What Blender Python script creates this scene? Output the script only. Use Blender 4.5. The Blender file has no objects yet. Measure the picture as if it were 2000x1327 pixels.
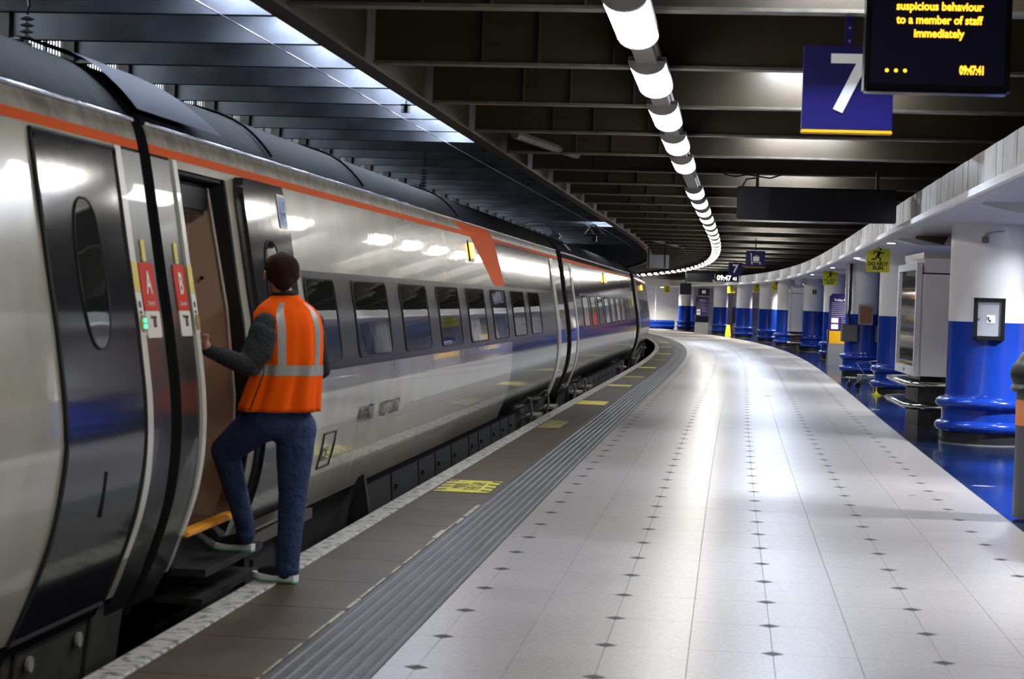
import bpy, bmesh, math, random
from mathutils import Vector, Matrix, Euler
random.seed(7)
C = bpy.context.scene.collection
SC = bpy.context.scene

# ------------------------------------------------------------------ camera, world, exposure
PITCH = math.atan((663.5-583.48)/3700.0)
ROLL = 0.03287
cd = bpy.data.cameras.new('camera'); cam = bpy.data.objects.new('camera', cd); C.objects.link(cam)
cd.sensor_width = 36.0; cd.lens = 3700.0*36.0/2000.0
cd.clip_start = 0.1; cd.clip_end = 400
cam.matrix_world = Matrix.Translation((0, 0, 1.6)) @ Matrix.Rotation(math.pi/2-PITCH, 4, 'X') @ Matrix.Rotation(ROLL, 4, 'Z')
cd.dof.use_dof = True; cd.dof.focus_distance = 26.0; cd.dof.aperture_fstop = 5.0
SC.camera = cam
w = bpy.data.worlds.new('world'); SC.world = w; w.use_nodes = True
w.node_tree.nodes['Background'].inputs[0].default_value = (.5, .6, .8, 1)
w.node_tree.nodes['Background'].inputs[1].default_value = 0.012
SC.view_settings.view_transform = 'Standard'; SC.view_settings.look = 'None'
SC.view_settings.gamma = 1.0; SC.view_settings.use_curve_mapping = False
SC.view_settings.exposure = 0.0
SC.cycles.max_bounces = 8; SC.cycles.diffuse_bounces = 4; SC.cycles.glossy_bounces = 5
SC.cycles.sample_clamp_indirect = 6.0
SC.cycles.caustics_reflective = False; SC.cycles.caustics_refractive = False
TUBE = 22.0        # radiance of the fluorescent diffusers
DOWN = 85.0        # power factor of the downlights in the soffit
STRIP_GLOW = 75.0          # radiance of the strips added beside the beam webs

# ------------------------------------------------------------------ the curve the platform follows
K = (0.048726, -0.231380, 0.271217, -0.070930); TH0 = 0.117027; X0 = -2.58246
SA, DS = -30.0, 0.5
def heading(s):
    if s < -8: return heading(-8)
    if s > 122: return heading(122) + (s-122)*0.004
    t = s/60.0
    return TH0 - K[0]*t - K[1]*t*t - K[2]*t**3 - K[3]*t**4
NP = int((150-SA)/DS)+1
PX = [0.0]*NP; PY = [0.0]*NP
for i in range(1, NP):
    th = heading(SA+(i-.5)*DS); PX[i] = PX[i-1]+math.sin(th)*DS; PY[i] = PY[i-1]+math.cos(th)*DS
i0 = int(round(-SA/DS)); ox, oy = PX[i0]-X0, PY[i0]
PX = [a-ox for a in PX]; PY = [a-oy for a in PY]
def W(s, d, z=0.0):
    f = (s-SA)/DS; i = max(0, min(NP-2, int(f))); f -= i
    th = heading(s)
    x = PX[i]*(1-f)+PX[i+1]*f; y = PY[i]*(1-f)+PY[i+1]*f
    return Vector((x+d*math.cos(th), y-d*math.sin(th), z))
def frame(s, d, z=0.0, turn=0.0):          # x = across the platform, y = along it
    return Matrix.Translation(W(s, d, z)) @ Matrix.Rotation(-heading(s)+turn, 4, 'Z')

# ------------------------------------------------------------------ materials
MATS = {}
def mat(name, col, rough=.5, metal=0., coat=0., noise=0., nscale=4., emit=None, estr=0., bump=0., bscale=30., spec=.5, alpha=1., trans=0., ncol=None, nrange=(.35, .65)):
    if name in MATS: return MATS[name]
    m = bpy.data.materials.new(name); m.use_nodes = True; nt = m.node_tree; b = nt.nodes['Principled BSDF']
    b.inputs['Base Color'].default_value = (*col, 1); b.inputs['Roughness'].default_value = rough
    b.inputs['Metallic'].default_value = metal; b.inputs['Coat Weight'].default_value = coat
    b.inputs['Coat Roughness'].default_value = .03; b.inputs['Specular IOR Level'].default_value = spec
    b.inputs['Alpha'].default_value = alpha; b.inputs['Transmission Weight'].default_value = trans
    if emit: b.inputs['Emission Color'].default_value = (*emit, 1); b.inputs['Emission Strength'].default_value = estr
    if noise or bump:
        tc = nt.nodes.new('ShaderNodeTexCoord'); geo = nt.nodes.new('ShaderNodeNewGeometry')
    if noise:
        n = nt.nodes.new('ShaderNodeTexNoise'); n.inputs['Scale'].default_value = nscale; n.inputs['Detail'].default_value = 6
        nt.links.new(geo.outputs['Position'], n.inputs['Vector'])
        r = nt.nodes.new('ShaderNodeValToRGB'); r.color_ramp.elements[0].position, r.color_ramp.elements[1].position = nrange
        c2 = ncol if ncol else tuple(max(0, c*(1-noise)) for c in col)
        r.color_ramp.elements[0].color = (*c2, 1); r.color_ramp.elements[1].color = (*col, 1)
        nt.links.new(n.outputs['Fac'], r.inputs['Fac']); nt.links.new(r.outputs['Color'], b.inputs['Base Color'])
    if bump:
        n2 = nt.nodes.new('ShaderNodeTexNoise'); n2.inputs['Scale'].default_value = bscale; n2.inputs['Detail'].default_value = 3
        nt.links.new(geo.outputs['Position'], n2.inputs['Vector'])
        bp = nt.nodes.new('ShaderNodeBump'); bp.inputs['Strength'].default_value = bump; bp.inputs['Distance'].default_value = .02
        nt.links.new(n2.outputs['Fac'], bp.inputs['Height']); nt.links.new(bp.outputs['Normal'], b.inputs['Normal'])
        if coat: nt.links.new(bp.outputs['Normal'], b.inputs['Coat Normal'])
    MATS[name] = m; return m

def terrazzo():
    m = bpy.data.materials.new('terrazzo'); m.use_nodes = True; nt = m.node_tree; b = nt.nodes['Principled BSDF']
    geo = nt.nodes.new('ShaderNodeNewGeometry'); oi = nt.nodes.new('ShaderNodeObjectInfo')
    n = nt.nodes.new('ShaderNodeTexVoronoi'); n.inputs['Scale'].default_value = 90
    nt.links.new(geo.outputs['Position'], n.inputs['Vector'])
    r = nt.nodes.new('ShaderNodeValToRGB'); e = r.color_ramp.elements
    e[0].position = 0; e[0].color = (.27, .25, .24, 1); e[1].position = 1; e[1].color = (.44, .415, .405, 1)
    nt.links.new(n.outputs['Color'], r.inputs['Fac'])
    n3 = nt.nodes.new('ShaderNodeTexNoise'); n3.inputs['Scale'].default_value = 1.6; n3.inputs['Detail'].default_value = 5
    nt.links.new(geo.outputs['Position'], n3.inputs['Vector'])
    mx = nt.nodes.new('ShaderNodeMix'); mx.data_type = 'RGBA'; mx.blend_type = 'MULTIPLY'; mx.inputs['Factor'].default_value = .22
    nt.links.new(r.outputs['Color'], mx.inputs['A']); nt.links.new(n3.outputs['Fac'], mx.inputs['B'])
    nt.links.new(mx.outputs['Result'], b.inputs['Base Color'])
    mr = nt.nodes.new('ShaderNodeMapRange'); mr.inputs['To Min'].default_value = .24; mr.inputs['To Max'].default_value = .36
    nt.links.new(n3.outputs['Fac'], mr.inputs['Value']); nt.links.new(mr.outputs['Result'], b.inputs['Roughness'])
    n4 = nt.nodes.new('ShaderNodeTexNoise'); n4.inputs['Scale'].default_value = 3.; n4.inputs['Detail'].default_value = 2
    nt.links.new(geo.outputs['Position'], n4.inputs['Vector'])
    bp = nt.nodes.new('ShaderNodeBump'); bp.inputs['Strength'].default_value = .04; bp.inputs['Distance'].default_value = .01; b.inputs['Specular IOR Level'].default_value = .38
    nt.links.new(n4.outputs['Fac'], bp.inputs['Height']); nt.links.new(bp.outputs['Normal'], b.inputs['Normal'])
    return m
M_TERR = terrazzo()
M_GROUT = mat('grout', (.34, .32, .30), .8)
M_INLAY = mat('dark_inlay', (.02, .02, .024), .55, spec=.15)
M_BLUEFLOOR = mat('blue_floor_tile', (.010, .024, .075), .10, noise=.5, nscale=2.5, bump=.04, bscale=5)
M_COPING = mat('worn_white_paint', (.46, .45, .41), .7, noise=.5, nscale=14, bump=.5, bscale=60, ncol=(.14, .13, .11), nrange=(.36, .5))
M_BROWN = mat('brown_asphalt', (.078, .052, .026), .5, noise=.5, nscale=2.2, bump=.3, bscale=90, ncol=(.050, .034, .020), spec=.3)
M_TACT = mat('tactile_rubber', (.045, .045, .045), .5, noise=.3, nscale=3, bump=.2, bscale=80)
M_CREAM = mat('worn_cream_line', (.55, .52, .38), .7, noise=.6, nscale=30)
M_YELLOW = mat('floor_yellow', (.75, .66, .03), .45, noise=.25, nscale=12)
M_YELLOWWORN = mat('floor_yellow_worn', (.42, .33, .05), .6, noise=.7, nscale=18, ncol=(.12, .09, .05))
M_BLACK = mat('black_print', (.01, .01, .01), .5)
M_CONC = mat('dark_concrete', (.05, .045, .04), .9, noise=.5, nscale=3, bump=.4, bscale=12)
M_BALLAST = mat('ballast', (.03, .027, .024), .95, noise=.7, nscale=20, bump=1., bscale=25)
M_RAIL = mat('rail_steel', (.12, .09, .07), .45, metal=.8)
M_BEAM = mat('brown_beam_paint', (.044, .031, .015), .5, noise=.3, nscale=1.5, bump=.1, bscale=8)
M_FLANGE = mat('beam_flange_paint', (.12, .105, .08), .45, noise=.35, nscale=9)
M_DECK = mat('ceiling_deck', (.02, .016, .012), .9, noise=.4, nscale=2)
M_BLUEBEAM = mat('blue_grey_beam_paint', (.17, .185, .22), .4, noise=.5, nscale=2.2, bump=.1, bscale=8)
M_STRIPGLOW = mat('added_strip_glow', (.6, .7, .9), .3, emit=(.72, .82, 1.), estr=STRIP_GLOW*2.6)  # glow of the added strips hung by the concourse beams
M_LOUVRE = mat('daylight_louvre', (.8, .85, .9), .3, emit=(.85, .92, 1.), estr=7.0)
M_TUBE = mat('tube_diffuser', (.9, .9, .88), .3, emit=(1., .965, .90), estr=TUBE)
M_TRUNK = mat('grey_trunking', (.42, .41, .38), .45, noise=.2, nscale=10)
M_TRUNKEND = mat('fitting_end_cap', (.30, .28, .24), .4)
M_ENDCAP = mat('clear_end_cap', (.75, .74, .70), .35)
M_FASC = mat('fascia_sheet', (.50, .48, .45), .4, metal=.2, noise=.25, nscale=5)
M_WHITEWALL = mat('white_gloss_paint', (.91, .91, .91), .28, noise=.06, nscale=3)
M_SOFFIT = mat('white_soffit', (.74, .73, .74), .5, noise=.08, nscale=2)
M_BLUECOL = mat('blue_gloss_paint', (.008, .045, .36), .18, noise=.12, nscale=4, bump=.05, bscale=9)
M_PLINTH = mat('dark_plinth', (.02, .02, .025), .25)
M_CHROME = mat('chrome_trim', (.75, .75, .74), .12, metal=1.)
M_STEEL = mat('brushed_steel', (.48, .47, .45), .35, metal=.7)
M_GREYBOX = mat('grey_cabinet', (.14, .14, .13), .35, noise=.1, nscale=20)
M_DARKFRAME = mat('black_frame', (.012, .012, .013), .3)
M_KIOSK = mat('kiosk_white', (.90, .91, .92), .14, noise=.04, nscale=6)
M_POSTER = mat('mirror_glass', (.62, .58, .55), .03, metal=.9, bump=.025, bscale=2.5)
M_STONE = mat('worn_grey_stone', (.10, .09, .08), .5, noise=.5, nscale=7)
M_SIGNBLUE = mat('sign_navy', (.011, .008, .12), .35)
M_SIGNWHITE = mat('sign_white', (.88, .88, .9), .35, emit=(.9, .92, 1.), estr=.12)
M_SIGNYEL = mat('sign_yellow_edge', (.9, .5, .02), .35)
M_SAFETY = mat('safety_yellow', (.72, .70, .02), .35)
M_LED = mat('led_amber', (.9, .4, .0), .4, emit=(1., .42, .02), estr=3.2)
M_LEDW = mat('led_white', (.9, .9, .9), .4, emit=(1., .97, .92), estr=2.2)
M_SCREEN = mat('dark_screen', (.006, .006, .012), .18)
M_SCREENNAVY = mat('dark_navy_panel', (.008, .008, .03), .3)
M_PURPLE = mat('totem_navy', (.045, .025, .13), .35)
M_ORANGEY = mat('totem_orange', (.85, .42, .01), .35)
M_CORK = mat('cork_notice', (.42, .20, .09), .8, noise=.2, nscale=30)
M_PLASTIC = mat('black_plastic', (.015, .015, .016), .35)
# train
M_TWHITE = mat('train_white', (.54, .51, .43), .22, coat=.8, noise=.10, nscale=1.3, bump=.035, bscale=3.2, ncol=(.40, .375, .30))
M_TDARK = mat('train_dark_grey', (.018, .018, .021), .10, coat=.0, spec=.7, bump=.03, bscale=3.)
M_TBAND = mat('train_window_band', (.040, .040, .042), .16, coat=0., spec=.6, bump=.03, bscale=3.)
M_TORANGE = mat('train_orange', (.72, .10, .004), .6, spec=.08)
M_TROOF = mat('train_roof_navy', (.007, .008, .013), .65, noise=.4, nscale=6, bump=.2, bscale=7, spec=.06)
M_TGUTTER = mat('train_gutter', (.35, .38, .45), .15, metal=.9)
M_TGRIME = mat('train_cantrail', (.32, .29, .24), .35, noise=.5, nscale=8, ncol=(.14, .12, .09))
M_TSKIRT = mat('train_skirt', (.016, .014, .012), .6, noise=.5, nscale=5)
M_TGLASS = mat('train_glass', (.02, .022, .024), .03, coat=1., spec=.8, bump=.05, bscale=2.2)
M_TMETAL = mat('train_end_grey', (.035, .035, .035), .28, metal=.3, coat=.3)
M_TSTRIP = mat('door_edge_strip', (.66, .65, .58), .3, coat=.4)
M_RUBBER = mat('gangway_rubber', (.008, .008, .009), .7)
M_NAVY = mat('gangway_navy', (.015, .018, .06), .5)
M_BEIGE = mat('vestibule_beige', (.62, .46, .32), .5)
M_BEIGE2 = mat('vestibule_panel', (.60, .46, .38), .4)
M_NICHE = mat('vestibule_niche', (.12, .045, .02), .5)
M_STEPY = mat('step_orange', (.85, .36, .02), .5)
M_LABELR = mat('label_red', (.62, .035, .012), .6, spec=.15)
M_LABELW = mat('label_cream', (.72, .69, .60), .4)
M_LABELY = mat('label_yellow', (.68, .50, .02), .4)
M_GREEN = mat('green_lamp', (.0, .6, .2), .3, emit=(.05, 1., .35), estr=3.)
M_AMBER = mat('amber_lamp', (1., .4, 0.), .3, emit=(1., .38, .02), estr=14.)
M_STICK = mat('sticker_blue', (.10, .25, .55), .4)
M_SEAT = mat('grey_print', (.35, .35, .34), .5)
# man
M_SKIN = mat('skin', (.50, .24, .15), .5)
M_HAIR = mat('dark_brown_hair', (.028, .011, .005), .75, spec=.12, bump=.5, bscale=420)
M_VEST = mat('orange_fabric', (1.0, .115, .003), .85, spec=.1, bump=.25, bscale=14, emit=(1., .1, .0), estr=0.0)
M_REFL = mat('reflective_tape', (.42, .42, .38), .35, metal=.3)
M_SWEAT = mat('charcoal_knit', (.014, .015, .016), .9, bump=.5, bscale=45)
M_JEAN = mat('blue_denim', (.022, .045, .13), .85, noise=.35, nscale=9, bump=.7, bscale=26)
M_SHOE = mat('black_shoe', (.012, .012, .013), .5)
M_SOLE = mat('white_sole', (.75, .80, .76), .4)
M_MINT = mat('mint_sole', (.20, .55, .42), .4)

# ------------------------------------------------------------------ mesh helpers
class MB:
    def __init__(s): s.v = []; s.f = []; s.m = []
    def add(s, vs, fs, mi=0):
        o = len(s.v); s.v += [tuple(v) for v in vs]; s.f += [tuple(i+o for i in f) for f in fs]; s.m += [mi]*len(fs)
    def box(s, x0, x1, y0, y1, z0, z1, mi=0, M=None):
        vs = [Vector(p) for p in ((x0,y0,z0),(x1,y0,z0),(x1,y1,z0),(x0,y1,z0),(x0,y0,z1),(x1,y0,z1),(x1,y1,z1),(x0,y1,z1))]
        if M: vs = [M @ v for v in vs]
        s.add(vs, [(0,3,2,1),(4,5,6,7),(0,1,5,4),(1,2,6,5),(2,3,7,6),(3,0,4,7)], mi)
    def tube(s, pts, r, n=8, mi=0, closed=False, caps=True):
        pts = [Vector(p) for p in pts]; rs = r if isinstance(r, (list, tuple)) else [r]*len(pts); o = len(s.v); N = len(pts)
        for i, p in enumerate(pts):
            a = pts[(i-1) % N] if closed or i > 0 else p; b = pts[(i+1) % N] if closed or i < N-1 else p
            t = (b-a).normalized(); u = t.cross(Vector((0,0,1)))
            if u.length < .05: u = t.cross(Vector((1,0,0)))
            u.normalize(); v = t.cross(u)
            for k in range(n):
                an = 2*math.pi*k/n; s.v.append(tuple(p+u*math.cos(an)*rs[i]+v*math.sin(an)*rs[i]))
        for i in range(N if closed else N-1):
            j = (i+1) % N
            for k in range(n):
                k2 = (k+1) % n; s.f.append((o+i*n+k, o+i*n+k2, o+j*n+k2, o+j*n+k)); s.m.append(mi)
        if caps and not closed:
            s.f.append(tuple(o+k for k in range(n))[::-1]); s.f.append(tuple(o+(N-1)*n+k for k in range(n))); s.m += [mi, mi]
    def lathe(s, prof, n=32, mi=0, c=(0,0), caps=True):
        o = len(s.v); N = len(prof)
        for r, z in prof:
            for k in range(n): a = 2*math.pi*k/n; s.v.append((c[0]+r*math.cos(a), c[1]+r*math.sin(a), z))
        for i in range(N-1):
            for k in range(n):
                k2 = (k+1) % n; s.f.append((o+i*n+k, o+i*n+k2, o+(i+1)*n+k2, o+(i+1)*n+k)); s.m.append(mi)
        if caps:
            s.f.append(tuple(o+k for k in range(n))[::-1]); s.f.append(tuple(o+(N-1)*n+k for k in range(n))); s.m += [mi, mi]
    def prism(s, poly, a0, a1, axis='x', mi=0):
        n = len(poly); f = {'x': lambda p, a: (a, p[0], p[1]), 'y': lambda p, a: (p[0], a, p[1]), 'z': lambda p, a: (p[0], p[1], a)}[axis]
        vs = [f(p, a0) for p in poly]+[f(p, a1) for p in poly]
        s.add(vs, [tuple(range(n))[::-1], tuple(range(n, 2*n))]+[(i, (i+1) % n, n+(i+1) % n, n+i) for i in range(n)], mi)
    def sweep(s, prof, s0, s1, step=1.0, closed=False, mi=0, mis=None):
        n = max(1, int(math.ceil((s1-s0)/step))); o = len(s.v); P = len(prof)
        for i in range(n+1):
            ss = s0+(s1-s0)*i/n
            for d, z in prof: s.v.append(tuple(W(ss, d, z)))
        for i in range(n):
            for k in range(P if closed else P-1):
                k2 = (k+1) % P; s.f.append((o+i*P+k, o+i*P+k2, o+(i+1)*P+k2, o+(i+1)*P+k)); s.m.append(mis[k] if mis else mi)
        if closed:
            s.f.append(tuple(o+k for k in range(P))[::-1]); s.f.append(tuple(o+n*P+k for k in range(P))); s.m += [mi, mi]
    def mesh(s, name, mats, smooth=None):
        me = bpy.data.meshes.new(name); me.from_pydata(s.v, [], s.f); 
        for m in (mats if isinstance(mats, (list, tuple)) else [mats]): me.materials.append(m)
        me.polygons.foreach_set('material_index', s.m); 
        bm = bmesh.new(); bm.from_mesh(me); bmesh.ops.recalc_face_normals(bm, faces=bm.faces); bm.to_mesh(me); bm.free()
        if smooth is not None:
            for p in me.polygons: p.use_smooth = True
            me.set_sharp_from_angle(angle=math.radians(smooth))
        me.update(); return me
    def build(s, name, mats, parent=None, smooth=None, M=None):
        return link(s.mesh(name, mats, smooth), name, parent, M)
def link(me, name, parent=None, M=None):
    o = bpy.data.objects.new(name, me); C.objects.link(o)
    if parent: o.parent = parent
    if M is not None: o.matrix_local = M
    return o
def tag(o, label=None, cat=None, group=None, kind=None):
    if label: o['label'] = label
    if cat: o['category'] = cat
    if group: o['group'] = group
    if kind: o['kind'] = kind
    return o
def thing(name, M, label, cat, group=None, kind=None):
    o = bpy.data.objects.new(name, None); C.objects.link(o); o.empty_display_size = .1
    o.matrix_world = M; return tag(o, label, cat, group, kind)
def copy_tree(o, parent=None):
    c = o.copy(); C.objects.link(c)
    if parent: c.parent = parent
    for ch in o.children: copy_tree(ch, c)
    return c
def text(s, size, m, parent, M, name='lettering', align='CENTER', ext=.001, sx=1., bold=0., lines=1.):
    cu = bpy.data.curves.new('t', 'FONT'); cu.body = s; cu.size = size; cu.align_x = align; cu.align_y = 'CENTER'
    cu.extrude = ext; cu.offset = bold; cu.resolution_u = 3; cu.space_line = lines
    t = bpy.data.objects.new('t', cu); C.objects.link(t); bpy.context.view_layer.update()
    me = bpy.data.meshes.new_from_object(t.evaluated_get(bpy.context.evaluated_depsgraph_get()))
    bpy.data.objects.remove(t); bpy.data.curves.remove(cu)
    me.materials.clear(); me.materials.append(m)
    if sx != 1.: me.transform(Matrix.Diagonal((sx, 1, 1, 1)))
    return link(me, name, parent, M)
FRONT = Matrix.Rotation(math.pi/2, 4, 'X')                       # text plane facing back along the platform
SIDE = Matrix(((0,0,1,0),(1,0,0,0),(0,1,0,0),(0,0,0,1)))         # text running forward, facing the platform
def TX(x, y, z, R=FRONT): return Matrix.Translation((x, y, z)) @ R
I4 = Matrix.Identity(4)
def rbox(w, d, h, bev=.01, mi=0):
    bm = bmesh.new(); bmesh.ops.create_cube(bm, size=1); bmesh.ops.scale(bm, vec=(w, d, h), verts=bm.verts)
    bmesh.ops.bevel(bm, geom=bm.edges[:], offset=bev, segments=2, affect='EDGES'); me = bpy.data.meshes.new('b'); bm.to_mesh(me); bm.free(); return me
def bbox(name, cx, cy, cz, w, d, h, m, parent=None, bev=.01):
    me = rbox(w, d, h, min(bev, w*.3, d*.3, h*.3)); me.materials.append(m)
    return link(me, name, parent, Matrix.Translation((cx, cy, cz)))
def S_(name, mb, m, smooth=None):
    o = mb.build(name, m, smooth=smooth); o['kind'] = 'structure'; return o

# ================================================================== FLOOR
S0, S1 = -20.0, 126.0
fl = MB(); fl.sweep([(0, -.05), (0, -.012), (9.6, -.012), (9.6, -.05)], S0, S1, 1.0, closed=True)
FLOOR = S_('floor', fl, M_GROUT)
def slab_mesh(w, l, t, m, bev=.003, top=0.0):
    b = MB(); x, y = w/2, l/2; e = bev
    b.add([(-x,-y,-t),(x,-y,-t),(x,y,-t),(-x,y,-t),(-x,-y,top-e),(x,-y,top-e),(x,y,top-e),(-x,y,top-e),(-x+e,-y+e,top),(x-e,-y+e,top),(x-e,y-e,top),(-x+e,y-e,top)],
          [(0,1,5,4),(1,2,6,5),(2,3,7,6),(3,0,4,7),(4,5,9,8),(5,6,10,9),(6,7,11,10),(7,4,8,11),(8,9,10,11)])
    return b.mesh('slab', m)
def rest_mesh(name, cells, m, t=.012):       # slabs past the limit, still real pieces, joined
    b = MB()
    for s0, s1, d0, d1 in cells:
        q = [W(s0, d0), W(s0, d1), W(s1, d1), W(s1, d0)]
        b.add([(*v.xy, -t) for v in q]+[(*v.xy, 0) for v in q], [(4,5,6,7),(0,1,5,4),(1,2,6,5),(2,3,7,6),(3,0,4,7)])
    o = b.build(name, m, FLOOR); o['kind'] = 'stuff'; return o
DC = [1.126, 1.271, 1.654, 2.037, 2.423, 2.809, 3.197, 3.585, 3.978, 4.370, 4.766]
G = .0016; TL = .768; TS = 8.32
meshes = [slab_mesh(DC[i+1]-DC[i]-G, TL-G, .012, M_TERR, .0012) for i in range(10)]
rest = []
for k in range(int((S0-TS)/TL), int((S1-TS)/TL)):
    s = TS+k*TL
    for i in range(10):
        if -2 <= k < 27:
            link(meshes[i], 'tile', FLOOR, frame(s+TL/2, (DC[i]+DC[i+1])/2))
        else: rest.append((s+G/2, s+TL-G/2, DC[i]+G/2, DC[i+1]-G/2))
rest_mesh('distant_tile', rest, M_TERR)
dm = MB(); r = .052
dm.add([(0,-r,.0012),(r,0,.0012),(0,r,.0012),(-r,0,.0012),(0,-r,-.002),(r,0,-.002),(0,r,-.002),(-r,0,-.002)], [(0,1,2,3),(0,4,5,1),(1,5,6,2),(2,6,7,3),(3,7,4,0)])
dme = dm.mesh('inlay', M_INLAY); far = MB()
for k in range(-8, 120):
    for d in (1.271, 2.037, 2.809, 3.585, 4.370):
        F = frame(TS+k*TL, d)
        if -2 <= k < 56: link(dme, 'inlay_tile', FLOOR, F)
        else: far.add([F @ Vector(v) for v in ((0,-r,.0012),(r,0,.0012),(0,r,.0012),(-r,0,.0012))], [(0,1,2,3)])
o = far.build('distant_inlay', M_INLAY, FLOOR); o['kind'] = 'stuff'
# coping, brown paving, tactile strip
cop = [slab_mesh(.149-.004, .9-.006, .06, M_COPING, .006, .004)]
bro = slab_mesh(.694-.149-.012, .9-.004, .012, M_BROWN, .002)
for k in range(int((S1-S0)/.9)):
    s = S0+.45+k*.9
    if s < 5.5: continue
    link(cop[0], 'coping_stone', FLOOR, frame(s, .0745)); link(bro, 'paving_slab', FLOOR, frame(s, .4215))
rest_mesh('near_coping', [(S0+k*.9, S0+k*.9+.89, .002, .147) for k in range(28)], M_COPING)
rest_mesh('near_paving', [(S0+k*.9, S0+k*.9+.89, .155, .688) for k in range(28)], M_BROWN)
tb = MB(); tw = .428; tl = .42
tb.box(-tw/2+.002, tw/2-.002, -tl/2+.001, tl/2-.001, -.012, 0)
NR = 7
for i in range(NR):
    x = -tw/2+(i+.5)*tw/NR
    tb.add([(x-.016,-tl/2,0),(x-.009,-tl/2,.006),(x+.009,-tl/2,.006),(x+.016,-tl/2,0),(x-.016,tl/2,0),(x-.009,tl/2,.006),(x+.009,tl/2,.006),(x+.016,tl/2,0)], [(0,1,5,4),(1,2,6,5),(2,3,7,6)])
tme_far = tb.mesh('tactile', M_TACT)
for i in range(NR):
    x = -tw/2+(i+.5)*tw/NR
    for j in range(9):
        y = -tl/2+(j+.5)*tl/9
        tb.add([(x-.006,y-.012,.006),(x+.006,y-.012,.006),(x+.006,y+.012,.006),(x-.006,y+.012,.006),(x,y-.006,.0095),(x,y+.006,.0095)], [(0,1,4),(1,2,5,4),(2,3,5),(3,0,4,5)])
tme = tb.mesh('tactile_dots', M_TACT)
for k in range(int((S1-6.2)/tl)):
    s = 6.2+k*tl
    link(tme if s < 24 else tme_far, 'tactile_slab', FLOOR, frame(s, .694+tw/2+.001))
# worn cream line beside the strip
for k in range(18):
    s = 7.2+k*.42+random.uniform(-.05, .05); L = random.uniform(.25, .42)
    b = MB(); wd = random.uniform(.010, .022) if k < 15 else .03
    b.sweep([(.672, .0015), (.672+wd, .0015)], s, s+L, .2); b.build('cream_line', M_CREAM, FLOOR)
b = MB(); b.sweep([(.650, .002), (.688, .002)], 12.65, 13.1, .2); b.build('cream_line', M_CREAM, FLOOR)
# blue floor beyond the terrazzo
BW = (9.6-4.770)/6
bme = slab_mesh(BW-.002, TL-.002, .012, M_BLUEFLOOR, .001); rest = []
for k in range(int((S0-TS)/TL), int((S1-TS)/TL)):
    s = TS+k*TL
    for i in range(6):
        if -1 <= k < 40: link(bme, 'blue_tile', FLOOR, frame(s+TL/2, 4.770+(i+.5)*BW))
        else: rest.append((s+.001, s+TL-.001, 4.770+i*BW+.001, 4.770+(i+1)*BW-.001))
rest_mesh('distant_blue_tile', rest, M_BLUEFLOOR)

# mind the gap stickers
def gap_sticker(s, d0, d1, L, label, fresh=True, words=True):
    w = d1-d0; t = thing('floor_sticker', frame(s, (d0+d1)/2, .0035), label, 'floor sticker', 'warning stickers along the platform edge')
    b = MB(); b.box(-w/2, w/2, -L/2, L/2, 0, .0012); b.build('sheet', M_YELLOW if fresh else M_YELLOWWORN, t)
    if words:
        M = Matrix.Translation((0, 0, .0016)) @ Matrix.Rotation(math.pi/2, 4, 'Z')
        text('MIND\nTHE GAP', .17 if L > .9 else .1, M_BLACK, t, M, sx=1.0, lines=.75)
        for e in (-1, 1):
            for q in range(4):
                y = -L/2+L*(q+.5)/4; x0 = e*w/2; x1 = e*(w/2-.085); b = MB()
                b.add([(x0,y-.06*e*0-.05,.0016),(x1,y-.05+.06,.0016),(x1,y+.05+.06,.0016),(x0,y+.05,.0016)], [(0,1,2,3)])
                b.build('hazard_stripe', M_BLACK, t)
gap_sticker(16.12, .185, .645, 1.0, 'bright yellow MIND THE GAP floor sticker with black end stripes, nearest the man')
gap_sticker(24.5, .19, .47, 1.5, 'dull worn yellow floor patch just beyond the nearest MIND THE GAP sticker', False, False)
gap_sticker(30.0, .18, .62, 1.1, 'second bright yellow floor sticker along the platform edge', True, False)
for s, n, fr in ((36.5, 'third', True), (41.0, 'fourth', False), (47.2, 'fifth', True), (54.0, 'sixth', False), (60.5, 'seventh', True), (70., 'eighth', True), (78., 'ninth', True)):
    gap_sticker(s, .18, .62, .8, n+' yellow floor sticker counting away along the curving platform edge', fr, False)

# track side
b = MB(); b.sweep([(0.0, -.05), (.10, -.16), (.10, -1.05)], S0, S1, 1.0); S_('wall_track', b, M_CONC)
b = MB(); b.sweep([(.2, -1.05), (-9.0, -1.05)], S0, S1, 1.0); S_('floor_trackbed', b, M_BALLAST)
for d, n in ((-.75, 'near running rail under the train beside the platform wall'), (-2.185, 'far running rail under the train')):
    b = MB(); b.sweep([(d-.035, -.915), (d+.035, -.915), (d+.035, -.95), (d+.01, -.96), (d+.01, -1.03), (d+.07, -1.05), (d-.07, -1.05), (d-.01, -1.03), (d-.01, -.96), (d-.035, -.95)], S0, S1, 1.5, closed=True)
    tag(b.build('rail', M_RAIL), n, 'rail')

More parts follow.
